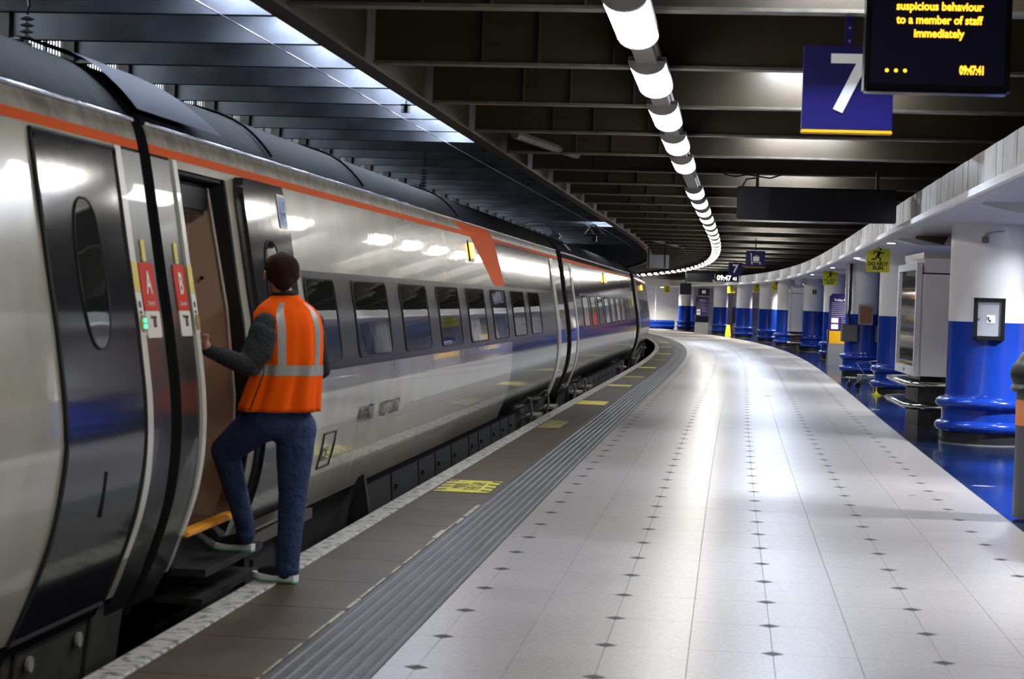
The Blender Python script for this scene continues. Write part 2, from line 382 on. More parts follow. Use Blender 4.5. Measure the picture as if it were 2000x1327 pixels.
# ================================================================== CEILING
b = MB(); b.sweep([(-.38, 4.36), (9.8, 4.36), (9.8, 4.5), (-.38, 4.5)], S0, S1, 1.0, closed=True)
CEIL = S_('ceiling', b, M_DECK)
def ibeam_parts(L0, L1, zb, zt, web_m, fl_m, parent, s, fw=.14, lip=.022):
    F = frame(s, 0)
    w_ = MB(); w_.box(L0, L1, -.012, .012, zb+lip, zt); wo = w_.build('beam_web', web_m, parent, M=F)
    f_ = MB(); f_.box(L0, L1, -fw/2, fw/2, zb, zb+lip); f_.box(L0, L1, -fw/2, fw/2, zt-.02, zt); f_.build('flange', fl_m, wo)
    return wo
ZB = 3.365
st = MB(); st.box(-.006, .006, -.068, .068, ZB+.022, 4.34); stm = st.mesh('stiffener', M_BEAM)
bo = MB()
for j in range(5): bo.lathe([(.022, 0), (.022, .012)], 6, c=(0, 0)); bo_v = None
k = 0; BEAMS = []
while True:
    s = 11.82+2.83*(k-8)
    if s > 122: break
    k += 1
    if s < S0: continue
    wo = ibeam_parts(-.22, 7.4, ZB, 4.36, M_BEAM, M_FLANGE, CEIL, s); BEAMS.append(s)
    if s < 70:
        for d in (.62, 1.05, 1.62, 6.2):
            link(stm, 'stiffener', wo, Matrix.Translation((d, 0, 0)))
        if 8 < s < 40:
            bm_ = MB()
            for dd in (.62+.06, .62+.13):
                for zz in range(5):
                    z = ZB+.16+zz*.16; bm_.box(dd-.012, dd+.012, -.03, -.012, z-.012, z+.012)
            bm_.build('bolt_row', M_BEAM, wo)
# edge beam
b = MB(); b.sweep([(-.36, 3.33), (-.21, 3.33), (-.21, 3.35), (-.28, 3.35), (-.28, 4.36), (-.30, 4.36), (-.30, 3.35), (-.36, 3.35)], S0, S1, 1.0, closed=True)
S_('trim_1', b, M_BEAM)
# diagonal brace
b = MB(); b.tube([W(21.2, .1, 3.42), W(24.0, .55, 3.42)], .05, 6); b.build('brace', M_FLANGE, CEIL)
b = MB(); b.tube([W(55, .1, 3.42), W(61, .9, 3.42)], .05, 6); b.build('brace', M_FLANGE, CEIL)
# glowing strips added by the beam webs, standing in for daylight from above
M_TRACKGLOW = mat('added_track_strip_glow', (.6, .7, .9), .3, emit=(.74, .84, 1.), estr=STRIP_GLOW*1.1)
def added_strip(s0, s1, d0, d1, z, parent, m=None):
    b = MB(); b.sweep([(d0, z), (d1, z), (d1, z+.03), (d0, z+.03)], s0, s1, .7, closed=True); o = b.build('added_glow_strip', m or M_STRIPGLOW, parent)
    r = MB()
    for d in (d0+.08, d1-.08): q = W((s0+s1)/2, d); r.tube([(q.x, q.y, z+.03), (q.x, q.y, 4.32)], .01, 6)
    r.build('drop_rod', M_BEAM, o)
    return o
for i, s in enumerate(BEAMS):
    if 8 < s < 100 and (round((s-11.82)/2.83) % 2 == 0): added_strip(s-.30, s-.20, 2.8, 3.8, 3.76, CEIL)
# over-track roof
b = MB(); b.sweep([(-.38, 4.30), (-3.6, 4.30), (-3.6, 4.4), (-.38, 4.4)], S0, S1, 1.0, closed=True)
TRACKROOF = S_('ceiling_track', b, M_DECK)
k = 0
while True:
    s = 14.1-1.415*24+1.415*k; k += 1
    if s > 100: break
    if s < -10: continue
    ibeam_parts(-2.95, -.37, 3.43, 4.3, M_BLUEBEAM, M_BLUEBEAM, TRACKROOF, s, fw=.09, lip=.012)
    if 9 < s < 23.5 or 44 < s < 47.5: added_strip(s-.30, s-.20, -.90, -.42, 3.66, TRACKROOF, M_TRACKGLOW)
# far side of the track: wall with louvred openings
b = MB()
b.sweep([(-3.0, -1.05), (-3.0, 3.40)], S0, S1, 1.0)
b.sweep([(-3.0, 3.74), (-3.0, 4.35)], S0, S1, 1.0)
WL = S_('wall_left', b, M_CONC)
k = 0
while True:
    s = 14.1-1.415*24+1.415*k; k += 1
    if s > 60: break
    if s < 4: continue
    t = MB(); t.box(-.04, .04, -.50, .40, 3.38, 3.76); wo = t.build('window_%d' % k, M_LOUVRE, M=frame(s+.95, -3.06)); wo['kind'] = 'structure'
    for q in range(14):
        y = -.48+q*.066; c = MB(); c.box(.05, .065, y-.005, y+.005, 3.38, 3.76); c.build('louvre_bar', M_DARKFRAME, wo)
    c = MB(); c.box(.05, .08, -.02, .02, 3.38, 3.76); c.build('mullion', M_DARKFRAME, wo)
    p = MB(); p.prism([(-.06, 3.30), (.30, 3.42), (.12, 3.75), (-.06, 3.75)], -.06, .10, 'x'); p.build('bracket', M_CONC, WL, M=frame(s, -3.0))

# light line
tr = MB(); tr.sweep([(1.85, 3.30), (2.01, 3.30), (2.01, 3.36), (1.85, 3.36)], -19.5, 117.5, 1.0, closed=True)
tr.sweep([(1.86, 3.24), (2.0, 3.24), (2.0, 3.30), (1.86, 3.30)], -19.5, 117.5, 1.0, closed=True)
tag(tr.build('cable_trunking', M_TRUNK), 'long curving grey trunking carrying the tube lights below the ceiling beams', 'trunking')
def tube_light():
    t = bpy.data.objects.new('tube_light', None); C.objects.link(t); t.empty_display_size = .1
    b = MB(); n = 10; L = .73
    pr = [(-.125*math.cos(math.pi*i/n)*1.0, 3.255-.085*math.sin(math.pi*i/n)) for i in range(n+1)]
    b.prism(pr, -L, L, 'y'); b.build('diffuser', M_TUBE, t, smooth=50)
    for e in (-1, 1):
        pr2 = [(-.13*math.cos(math.pi*i/n), 3.26-.092*math.sin(math.pi*i/n)) for i in range(n+1)]
        c = MB(); c.prism(pr2, e*L, e*(L+.07), 'y'); c.build('end_cap', M_ENDCAP, t, smooth=50)
    c = MB(); c.box(-.13, .13, -L-.05, L+.05, 3.255, 3.29); c.build('housing', M_TRUNK, t)
    return t
proto = tube_light(); used = False
ords = 'first second third fourth fifth sixth seventh eighth ninth tenth eleventh twelfth thirteenth fourteenth fifteenth sixteenth seventeenth eighteenth nineteenth twentieth twenty-first twenty-second twenty-third twenty-fourth twenty-fifth twenty-sixth twenty-seventh twenty-eighth twenty-ninth thirtieth thirty-first thirty-second thirty-third thirty-fourth thirty-fifth thirty-sixth thirty-seventh thirty-eighth thirty-ninth fortieth'.split()
sl = [11.33+2.8*k for k in range(-9, 42)]
vis = 0
for s in sl:
    if 24.2 < s < 26.5: continue
    if s > 117: break
    t = proto if not used else copy_tree(proto); used = True
    t.matrix_world = frame(s, 1.93, 0)
    if s > 9 and vis < 40:
        tag(t, '%s glowing tube light along the ceiling line counting away from the near end' % ords[vis], 'tube light', 'tube lights on the ceiling line'); vis += 1
    elif s > 9:
        vis += 1; tag(t, 'distant tube light number %s on the ceiling line counting away from the near end' % vis, 'tube light', 'tube lights on the ceiling line')
    else: tag(t, 'tube light behind the camera, %s from the near end of the ceiling line' % ords[sl.index(s)], 'tube light', 'tube lights on the ceiling line')

# fascia, ledge and soffit
b = MB(); b.sweep([(4.78, 2.70), (4.78, 3.05), (4.86, 3.05), (4.86, 2.70)], S0, S1, 1.0, closed=True)
FASC = S_('trim_2', b, M_DARKFRAME)
fp = MB(); fp.prism([(0, 0), (-.035, .006), (-.028, .80), (0, .805)], 2.722, 3.055, 'z'); fp.prism([(0, .815), (-.030, .82), (-.034, 1.17), (0, 1.175)], 2.722, 3.055, 'z')
fpm = fp.mesh('panel', M_FASC); s = 6.0; n = 0
while s < 121 and n < 298:
    o = link(fpm, 'fascia_panel', FASC, frame(s, 4.775)); s += 1.19; n += 1
b = MB(); b.sweep([(4.64, 2.645), (4.66, 2.63), (4.84, 2.63), (4.84, 2.72), (4.66, 2.72), (4.64, 2.705)], S0, S1, 1.0, closed=True)
S_('trim_3', b, M_SOFFIT)
b = MB(); b.sweep([(4.84, 2.70), (9.8, 2.70), (9.8, 2.8), (4.84, 2.8)], S0, S1, 1.0, closed=True)
S_('ceiling_soffit', b, M_SOFFIT)
for s in (14.5, 19.5, 29.5, 41., 52.5, 64):
    b = MB(); b.prism([(4.84, 2.70), (5.3, 2.60), (6.6, 2.60), (6.6, 2.70)], -.22, .22, 'y'); o = b.build('trim_%d' % int(s), M_SOFFIT, M=frame(s, 0)); o['kind'] = 'structure'
# downlights; the row deeper in is added to brighten columns, kiosk and walls
def downlight(s, d, label, p=1., z=2.70):
    t = thing('downlight', frame(s, d, z), label, 'downlight', 'round downlights in the white soffit')
    b = MB(); b.lathe([(.13, -.012), (.13, 0)], 20); b.build('rim', M_TRUNK, t)
    b = MB(); b.lathe([(.10, -.016), (.10, -.012)], 20); b.build('lens', mat('downlight_lens', (.9, .9, .9), .3, emit=(.93, .96, 1.), estr=30.), t)
    ld = bpy.data.lights.new('downlight', 'SPOT'); ld.energy = DOWN*p*10; ld.spot_size = math.radians(150); ld.spot_blend = .6; ld.shadow_soft_size = .1; ld.color = (.93, .96, 1.) if s < 70 else (1., .92, .78)
    lo = bpy.data.objects.new('lamp', ld); C.objects.link(lo); lo.parent = t; lo.location = (0, 0, -.04)
dl = [(5, 5.0, 0.6, 'behind the camera'), (11, 5.1, 0.8, 'just before the frame'), (15.5, 7.4, 1.6, 'added deeper in before the frame edge'), (18.0, 5.3, 0.7, 'before the nearest column'), (22.3, 7.5, 1.7, 'added deeper in before the nearest column'), (23.2, 6.35, 0.1, 'at the top of the nearest column'), (31.4, 8.2, 1.2, 'added behind the white kiosk'), (34.2, 6.75, 0.2, 'beside the top of the second column'), (31.3, 4.98, 0.5, 'at the ledge by the nearest DO NOT RUN sign'), (40.2, 7.4, 1.3, 'added deeper in behind the second column'), (40.6, 4.98, 0.6, 'at the ledge before the third column'), (51.0, 4.98, 0.6, 'at the ledge before the trolley point totem'), (54.5, 7.0, 1.2, 'added behind the trolley point totem'), (62.0, 5.0, 0.6, 'at the ledge before the distant kiosk'), (66, 7.0, 1.2, 'added behind the distant kiosk'), (74.5, 4.98, 0.7, 'beyond the distant kiosk'), (82, 4.98, 0.9, 'before the three distant columns'), (91, 5.0, 1.3, 'at the first distant column'), (99.5, 5.0, 1.4, 'at the second distant column'), (107.5, 5.0, 1.4, 'near the distant dark totem'), (87, 7.2, 1.6, 'added deeper in behind the first distant column'), (96, 7.2, 1.6, 'added deeper in behind the second distant column'), (105, 7.2, 1.6, 'added deeper in behind the third distant column')]
for s, d, pw, lb in dl: downlight(s, d, 'round downlight in the soffit '+lb, pw)
for d, lb in ((.9, 'nearest the train'), (2.6, 'in the middle'), (4.3, 'nearest the last column')): downlight(118.0, d, 'downlight in the far wall bulkhead, the one '+lb, .9, 2.62)
# walls
b = MB(); b.sweep([(9.5, 1.5), (9.5, 2.8)], 41, S1, 1.0); WR = S_('wall_right', b, M_WHITEWALL)
b = MB(); b.sweep([(9.5, 0), (9.5, 2.8)], S0, 41, 1.0); b.build('dark_shop_wall', mat('dark_shop_wall', (.05, .045, .04), .4), WR)
b = MB(); b.sweep([(9.49, 0), (9.49, 1.5)], 41, S1, 1.0); b.build('dado', M_BLUECOL, WR)
# lit shop recesses in the right wall, seen between columns
shopc = [(.25, .10, .05), (.5, .35, .2), (.05, .05, .07), (.45, .06, .03), (.03, .12, .15)]
for i, s in enumerate((20, 26, 100, 107, 112, 92, 84)):
    m = mat('shop_panel_%d' % (i % 5), shopc[i % 5], .5, emit=shopc[i % 5], estr=.8)
    b = MB(); b.box(-.03, 0, -1.4, 1.4, .5, 2.4); b.build('shop_front', m, WR, M=frame(s, 9.46))
b = MB()
q = [W(121.5, 9.8), W(120.5, .2), W(124, -3)]
for a, c in zip(q, q[1:]): b.add([(a.x,a.y,0),(c.x,c.y,0),(c.x,c.y,4.4),(a.x,a.y,4.4)], [(0,1,2,3)])
WE = S_('wall_far', b, M_WHITEWALL)
b = MB(); b.tube([W(120.2, 5.5, .42), W(119.4, 3.2, .42), W(119.6, .6, .42)], .13, 8); b.tube([W(120.2, 5.5, .18), W(119.4, 3.2, .18), W(119.6, .6, .18)], .14, 8)
for a, c in ((W(120.3, 5.5), W(119.5, 3.2)), (W(119.5, 3.2), W(119.7, .6))): b.add([(a.x,a.y,0),(c.x,c.y,0),(c.x,c.y,.5),(a.x,a.y,.5)], [(0,1,2,3)])
b.build('blue_plinth', M_BLUECOL, WE)
for d in (1.4, 2.3, 3.3, 4.2):
    b = MB(); b.box(-.02, .02, -.05, .05, .5, 2.6); b.build('panel_joint', M_SOFFIT, WE, M=frame(119.7, d))
for s, d, d2 in ((118.4, 4.8, -2.9),):
    b = MB(); b.box(d2, d, -1.0, 1.6, 2.62, 3.1); o = b.build('wall_bulkhead', M_WHITEWALL, M=frame(s, 0)); o['kind'] = 'structure'
b = MB()
q0, q1 = W(S0+.1, -3.6), W(S0+.1, 9.8)
b.add([(q0.x,q0.y,-1.05),(q1.x,q1.y,-1.05),(q1.x,q1.y,4.4),(q0.x,q0.y,4.4)], [(0,1,2,3)]); S_('wall_back', b, M_WHITEWALL)

# ================================================================== COLUMNS
def column(x, y, r, label, flare=1.12):
    t = thing('column', Matrix.Translation((x, y, 0)), label, 'column', 'blue and white columns', 'structure')
    n = 40
    b = MB(); b.lathe([(r, 1.5), (r, 2.72)], n, caps=False); b.build('white_shaft', M_WHITEWALL, t, smooth=40)
    b = MB(); b.lathe([(r*1.01, 1.5), (r*1.01, .62), (r*1.04, .56), (r*1.10, .50), (r*1.10, .49), (r*1.10, .12)], n, caps=False); b.build('blue_shaft', M_BLUECOL, t, smooth=40)
    for zc, rr in ((.50, .072), (.215, .075)):
        pr = [(r*1.08+rr*1.2*math.cos(a), zc+rr*math.sin(a)) for a in [math.radians(-95+19*i) for i in range(11)]]
        b = MB(); b.lathe(pr, n, caps=False); b.build('torus_moulding', M_BLUECOL, t, smooth=60)
    b = MB(); b.lathe([(r*1.13, 0), (r*1.13, .03), (r*1.11, .16)], n); b.build('plinth', M_PLINTH, t, smooth=40)
    b = MB(); b.lathe([(r*1.15, 0), (r*1.15, .012)], n); b.build('base_ring', M_STEEL, t, smooth=40)
    return t
COL = [(5.87, 23.45, .468, 'nearest column, white over blue, with the framed telephone cabinet'),
 (7.38, 35.9, .445, 'second column, behind the white advertising kiosk'),
 (8.25, 44.7, .40, 'third column, between two grey boxes and wearing the cork notice board'),
 (10.19, 60.0, .36, 'column half hidden behind the trolley point totem'),
 (11.10, 70.0, .40, 'column under the second DO NOT RUN sign, beside the distant kiosk'),
 (11.06, 77.0, .34, 'column mostly hidden behind the distant kiosk'),
 (11.64, 86.5, .41, 'rightmost of the three evenly lit distant columns'),
 (11.58, 95.0, .39, 'middle one of the three evenly lit distant columns'),
 (11.38, 104.0, .39, 'leftmost of the three evenly lit distant columns, beside the yellow floor sign'),
 (10.63, 117.4, .38, 'last column by the far white wall'),
 (11.25, 118.4, .3, 'column half hidden behind the distant dark totem')]
COLS = [column(*c) for c in COL]
for o in COLS[:1]:
    pass
def col_frame(i, ang):     # on the surface of column i; ang 0 faces the camera side (-y)
    x, y, r, _ = COL[i]
    return Matrix.Translation((x, y, 0)) @ Matrix.Rotation(ang, 4, 'Z') @ Matrix.Translation((0, -r, 0))
# telephone cabinet
t = thing('telephone_cabinet', col_frame(0, -.20), 'grey wall telephone cabinet in a black frame on the nearest column', 'cabinet')
cz = 1.54; w2, h2 = .185, .255
b = MB()
for x0, x1, z0, z1 in ((-w2, -w2+.04, cz-h2, cz+h2), (w2-.04, w2, cz-h2, cz+h2), (-w2, w2, cz+h2-.04, cz+h2), (-w2, w2, cz-h2, cz-h2+.04)): b.box(x0, x1, -.07, .05, z0, z1)
b.build('frame', M_DARKFRAME, t)
bbox('door', 0, -.03, cz, .29, .03, .43, mat('cabinet_door', (.42, .43, .48), .4), t)
bbox('phone_sticker', .02, -.047, cz, .10, .004, .10, M_SIGNWHITE, t)
b = MB(); pts = [(.02+.03*math.cos(a), -.052, cz+.008+.03*math.sin(a)) for a in [math.radians(150+15*i) for i in range(9)]]
b.tube(pts, [.013, .012, .007, .006, .006, .006, .007, .012, .013], 6); b.build('handset_symbol', M_BLACK, t)
b = MB(); b.lathe([(.012, 0), (.012, .01)], 8); b.build('lock', M_STEEL, t, M=Matrix.Translation((-.115, -.046, cz)) @ Matrix.Rotation(math.pi/2, 4, 'X'))
# small box camera on column top
t = thing('security_camera', col_frame(0, -.35), 'small beige box camera with a cable near the top of the nearest column', 'camera')
bbox('body', 0, -.06, 2.50, .08, .08, .08, mat('camera_beige', (.25, .2, .16), .5), t)
b = MB(); b.tube([(0, -.04, 2.54), (.02, -.03, 2.58), (.1, -.02, 2.60), (.22, 0, 2.61)], .008, 6); b.build('cable', M_TRUNK, t)

# third column: two boxes, cork board, cable ducts
x3, y3, r3, _ = COL[2]
def facing(x, y, turn=0.): return Matrix.Translation((x, y, 0)) @ Matrix.Rotation(turn, 4, 'Z')
for xo, nm, pipe in ((-.36, 'left side of the third column, beside the trolley point totem', 'l'), (.42, 'right side of the third column, beside the second column', 'r')):
    t = thing('equipment_box', facing(x3+xo, y3-.33), 'dark grey box on the %s' % nm, 'box', 'grey boxes flanking the cork board')
    bbox('housing', 0, 0, 1.05, .36, .26, .40, M_GREYBOX, t, .01)
    bbox('lid', 0, -.137, 1.05, .30, .012, .34, mat('box_lid', (.20, .20, .19), .3), t, .004)
    b = MB(); b.lathe([(.012, 0), (.012, .02)], 8); b.build('knob', M_PLASTIC, t, M=Matrix.Translation((.08, -.143, 1.05)) @ Matrix.Rotation(math.pi/2, 4, 'X'))
t = thing('notice_board', col_frame(2, -.02), 'cork brown notice board in a steel frame on the third column', 'notice board')
bbox('backing', 0, -.02, 1.49, .34, .04, .47, M_STEEL, t, .006); bbox('cork_panel', 0.01, -.042, 1.485, .27, .01, .39, M_CORK, t, .003)
for xo in (-.36, .34):
    b = MB(); b.tube([(xo, 0, 2.68), (xo, 0, 2.2), (xo, 0, 1.62), (xo-.02, 0, 1.5), (xo, 0, 1.40), (xo, 0, 1.25)], .035, 8); 
    tag(b.build('cable_pipe', M_DARKFRAME, M=facing(x3, y3-.30)), 'black cable pipe running down the %s edge of the third column' % ('left' if xo < 0 else 'right'), 'pipe')
b = MB(); b.box(-.03, .03, -.03, .03, 1.5, 2.68); tag(b.build('white_conduit', M_KIOSK, M=facing(x3-.45, y3-.32)), 'white square conduit beside the black cable pipe on the third column', 'conduit')

# luggage trolleys
def trolley(M, label):
    t = thing('luggage_trolley', M, label, 'luggage trolley', 'luggage trolleys before the third column')
    b = MB(); r = .012
    b.tube([(-.3, -.25, .22), (.35, -.28, .22), (.35, .28, .22), (-.3, .25, .22)], r, 6, closed=True)
    for i in range(6): y = -.2+.08*i; b.tube([(-.3, y, .225), (.35, y, .225)], .006, 5)
    b.build('platform_frame', M_CHROME, t)
    b = MB(); b.tube([(.35, -.28, .22), (.42, -.28, .6), (.55, -.27, .62)], r, 6); b.tube([(.35, .28, .22), (.42, .28, .6), (.55, .27, .62)], r, 6)
    b.tube([(.42, -.28, .6), (.42, .28, .6)], r, 6); b.tube([(-.30, -.25, .52), (.40, -.27, .60)], r, 6); b.tube([(-.30, -.25, .52), (-.05, -.25, .22)], r, 6); b.build('handle', M_CHROME, t)
    b = MB()
    for i in range(9): y = -.25+.0625*i; b.tube([(.36, y, .24), (.30, y, .32), (.36, y, .42), (.42, y, .58)], .005, 5)
    b.build('basket', M_CHROME, t)
    for x, y in ((-.25, -.2), (-.25, .2), (.33, -.24), (.33, .24)):
        b = MB(); b.lathe([(.02, -.015), (.06, -.015), (.06, .015), (.02, .015)], 12); b.build('wheel', M_PLASTIC, t, M=Matrix.Translation((x, y, .062)) @ Matrix.Rotation(math.pi/2, 4, 'X'))
        b = MB(); b.tube([(x, y, .07), (x, y, .22)], .009, 6); b.build('caster', M_STEEL, t)
    return t
trolley(Matrix.Translation((7.25, 38.8, 0)) @ Matrix.Rotation(.25, 4, 'Z') , 'nearer chrome wire luggage trolley, its basket against the second column base')
trolley(Matrix.Translation((7.75, 40.2, 0)) @ Matrix.Rotation(.3, 4, 'Z'), 'farther chrome wire luggage trolley, tucked behind the nearer one')
# little yellow cone by column 2
t = thing('floor_cone', Matrix.Translation((6.88, 35.6, 0)), 'small yellow plastic stand at the foot of the second column', 'cone')
b = MB(); b.lathe([(.10, 0), (.10, .02), (.05, .03), (.03, .06), (.012, .08), (.012, .16)], 12); b.build('body', M_YELLOW, t, smooth=40)

# ================================================================== KIOSKS
def kiosk(s, d, k, label, turn=0., big=True):
    M_ = frame(s, d, 0, turn) if not big else Matrix.Translation((6.47, 26.99, 0)) @ Matrix.Rotation(-.09, 4, 'Z') @ Matrix.Diagonal((1, 1.45, 1, 1))
    t = thing('advertising_kiosk', M_, label, 'kiosk', 'white advertising kiosks')
    a = .62*k                                     # half width of the body
    b = MB(); pts = []
    for cx, cy, a0 in ((a-.16, a-.16, 0), (-a+.05, a-.05, 90), (-a+.05, -a+.05, 180), (a-.16, -a+.16, 270)):
        rr = .16 if cx > 0 else .05
        for i in range(6): an = math.radians(a0+i*18); pts.append((cx+rr*math.cos(an), cy+rr*math.sin(an)))
    L = .30
    def scaled(q, e): return [(x*e, y*e) for x, y in q]
    b.prism(pts, .72, 2.12, 'z'); b.build('cladding', M_KIOSK, t, smooth=40)
    b = MB(); b.prism(scaled(pts, .97), 2.14, 2.34, 'z'); b.build('top_band', M_KIOSK, t, smooth=40)
    b = MB(); b.prism(scaled(pts, .93), 2.11, 2.15, 'z'); b.build('shadow_gap', M_DARKFRAME, t)
    # lightbox on the platform face and mirrored panel
    f = MB(); 
    for y0, y1, z0, z1 in ((-a+.0, -a+.09, .72, 2.28), (a-.09, a, .72, 2.28), (-a+.09, a-.09, .72, .84), (-a+.09, a-.09, 2.18, 2.28)): f.box(-a-.07, -a, y0, y1, z0, z1)
    fo = f.build('poster_frame', M_KIOSK, t)
    g = MB(); g.box(-a-.045, -a-.03, -a+.09, a-.09, .84, 2.18); g.build('glass', M_POSTER, fo)
    g = MB(); g.box(-a-.075, -a-.069, -.05, .05, .76, .80); g.build('lock', M_DARKFRAME, fo)
    c = MB(); c.box(-a+.02, a-.1, -a+.02, a-.02, 2.34, 2.42); c.build('cornice', M_STEEL, t)
    # dark neck and stone steps with chrome bumpers
    for z0, z1, e, m in ((.0, .26, .92, M_STONE), (.34, .58, .94, M_STONE), (.62, .73, .9, M_DARKFRAME)):
        c = MB(); q = scaled([(-a, -a+.25), (-a+.25, -a), (a, -a), (a, a), (-a+.25, a), (-a, a-.25)], e); c.prism(q, z0, z1, 'z'); c.build('base_course', m, t)
    for z in (.62, .32):
        e = 1.16 if z > .5 else 1.18; q = scaled([(-a, -a+.22), (-a+.22, -a), (a*.8, -a), (a*.8, a*1.35), (-a+.22, a*1.35), (-a, a*1.35-.22)], e)
        c = MB(); c.prism(q, z-.06, z+.02, 'z'); bo = c.build('step_top', M_DARKFRAME, t)
        c = MB(); c.tube([(x, y, z-.01) for x, y in q], .035, 8, closed=True); c.build('chrome_bumper', M_CHROME, bo, smooth=60)
    return t
kiosk(27.9, 5.98, 1.28, 'large white advertising kiosk with a mirrored poster face, beside the nearest column', turn=.10)
kiosk(71.0, 5.22, .42, 'distant white kiosk between two columns, beside the trolley point totem', turn=0.0, big=False)

# ================================================================== SIGNS
def hanger(b, x, z0, z1, r=.012): b.tube([(x, 0, z0), (x, 0, z1)], r, 6)
# platform 7 sign
t = thing('platform_sign', frame(12.0, 3.22, 0), 'large hanging navy platform sign with a white 7', 'sign')
bbox('panel', 0, 0, 2.945, .545, .04, .51, M_SIGNBLUE, t, .004); bbox('yellow_edge', 0, -.003, 2.678, .55, .05, .024, M_SIGNYEL, t, .006)
text('7', .50, M_SIGNWHITE, t, TX(.005, -.024, 2.955), 'number', sx=1.05, bold=.006)
bbox('hanger', .0, 0, 3.29, .055, .02, .19, M_SIGNBLUE, t, .003)
for z in (3.23, 3.31): b = MB(); b.lathe([(.008, 0), (.008, .008)], 8); b.build('bolt', M_STEEL, t, M=Matrix.Translation((0, -.012, z)) @ Matrix.Rotation(math.pi/2, 4, 'X'))
# amber LED display
t = thing('information_display', frame(10.0, 3.545, 0, .03), 'black hanging display with amber dot text about suspicious behaviour', 'display')
bbox('case', 0, .05, 3.03, .72, .14, .66, M_SCREEN, t, .012)
bbox('bezel', 0, -.022, 3.03, .66, .008, .58, M_SCREENNAVY, t, .004)
for s_, z, sc in (('Please report any', 3.20, 1.), ('suspicious behaviour', 3.128, 1.), ('to a member of staff', 3.060, 1.), ('immediately', 2.993, 1.)):
    text(s_, .058, M_LED, t, TX(.0, -.028, z), 'text_line', sx=.88, bold=.0012)
text('09:47:41', .060, M_LED, t, TX(.17, -.028, 2.812), 'clock', sx=.60, bold=.002)
for i in range(3): b = MB(); b.lathe([(.009, 0), (.009, .002)], 10); b.build('dot', M_LED, t, M=TX(-.25+.045*i, -.027, 2.806))
b = MB(); hanger(b, -.2, 3.36, 3.42); hanger(b, .2, 3.36, 3.42); b.build('hanger', M_DARKFRAME, t)
# dark long display
t = thing('departure_display', frame(25.0, 3.575, 0), 'wide blank black departure display hanging from two posts', 'display')
bbox('case', 0, .08, 2.935, 2.03, .2, .43, M_SCREEN, t, .01); bbox('left_panel', -.80, -.024, 2.935, .40, .008, .40, M_SCREENNAVY, t, .003)
b = MB(); b.box(-.78, -.74, .02, .1, 3.14, 3.38); b.box(.75, .79, .02, .1, 3.14, 3.38); b.build('post', M_DARKFRAME, t)
b = MB(); b.tube([(-1.2, 0, 3.30), (-1.05, 0, 3.27), (-.9, 0, 3.30), (-.6, 0, 3.26), (-.45, 0, 3.31)], .012, 6); b.tube([(-.95, 0, 3.15), (-.9, 0, 3.24), (-.78, 0, 3.26)], .012, 6); b.build('cable', M_DARKFRAME, t)
# running figure signs
def runner(t, z, k):
    b = MB(); P = lambda x, zz: (x*k, -.018, z+zz*k)
    b.tube([P(.02, .06), P(-.015, -.03)], .022*k*1.2, 6)
    b.tube([P(.02, .06), P(.07, .03), P(.10, .05)], .010*k, 5); b.tube([P(.01, .06), P(-.05, .06), P(-.085, .02)], .010*k, 5)
    b.tube([P(-.01, -.03), P(.04, -.06), P(.03, -.12)], .013*k, 5); b.tube([P(-.02, -.03), P(-.06, -.075), P(-.11, -.07)], .013*k, 5)
    b.lathe([(.0001, z+.085*k), (.018*k, z+.095*k), (.022*k, z+.11*k), (.0001, z+.13*k)], 8, c=(.04*k, -.018))
    b.build('running_figure', M_BLACK, t)
def runsign(s, d, label, w=.40, h=.41):
    t = thing('warning_sign', frame(s, d, 0), label, 'sign', 'yellow DO NOT RUN signs')
    bbox('panel', 0, 0, 2.47, w, .02, h, M_SAFETY, t, .004); runner(t, 2.56, w/.40)
    text('DO NOT\nRUN', .085, M_BLACK, t, TX(0, -.013, 2.37), sx=1.0, bold=.003, lines=.85)
    b = MB(); b.box(-.01, .01, -.005, .005, 2.67, 2.72); b.build('hanger', M_DARKFRAME, t); return t
for s, d, n in ((33.7, 4.98, 'nearest yellow DO NOT RUN sign, hung by the second column'), (54.3, 5.15, 'second yellow DO NOT RUN sign, hung before the column beside the distant kiosk'),
                (78.3, 4.97, 'third yellow DO NOT RUN sign counting away'), (90.5, 5.42, 'fourth yellow DO NOT RUN sign, between distant columns'), (99.5, 5.35, 'fifth yellow DO NOT RUN sign, between distant columns'), (117, 4.45, 'last yellow DO NOT RUN sign, by the far white wall')):
    runsign(s, d, n)
t = thing('number_plate', Matrix.Translation((11.14, 69.58, 0)), 'small yellow plate lettered H below the second DO NOT RUN sign', 'plate')
bbox('plate', -.1, -.02, 2.2, .16, .015, .2, M_SAFETY, t, .003); text('H', .2, M_BLACK, t, TX(-.1, -.03, 2.2), bold=.012)
# small hanging signs
t = thing('platform_sign', frame(75.0, 3.07, 0), 'small distant hanging navy sign with a white 7, above the white clock', 'sign')
bbox('panel', 0, 0, 3.04, .54, .04, .52, M_SIGNBLUE, t, .004); text('7', .46, M_SIGNWHITE, t, TX(0, -.024, 3.04), 'number', bold=.008); b = MB(); hanger(b, 0, 3.29, 3.38, .02); b.build('hanger', M_SIGNBLUE, t)
t = thing('trolley_sign', frame(50.0, 2.98, 0), 'hanging navy pictogram sign with a white luggage trolley', 'sign')
bbox('panel', 0, 0, 2.84, .50, .03, .42, M_SIGNBLUE, t, .004); bbox('yellow_edge', 0, -.002, 2.618, .51, .04, .016, M_SIGNYEL, t, .004)
b = MB(); b.tube([(-.14, -.02, 2.98), (-.11, -.02, 2.97), (-.10, -.02, 2.75), (.14, -.02, 2.75)], .010, 6); b.box(-.06, .10, -.025, -.018, 2.78, 2.90); b.tube([(-.0, -.02, 2.90), (0, -.02, 2.93), (.05, -.02, 2.93), (.05, -.02, 2.90)], .007, 6)
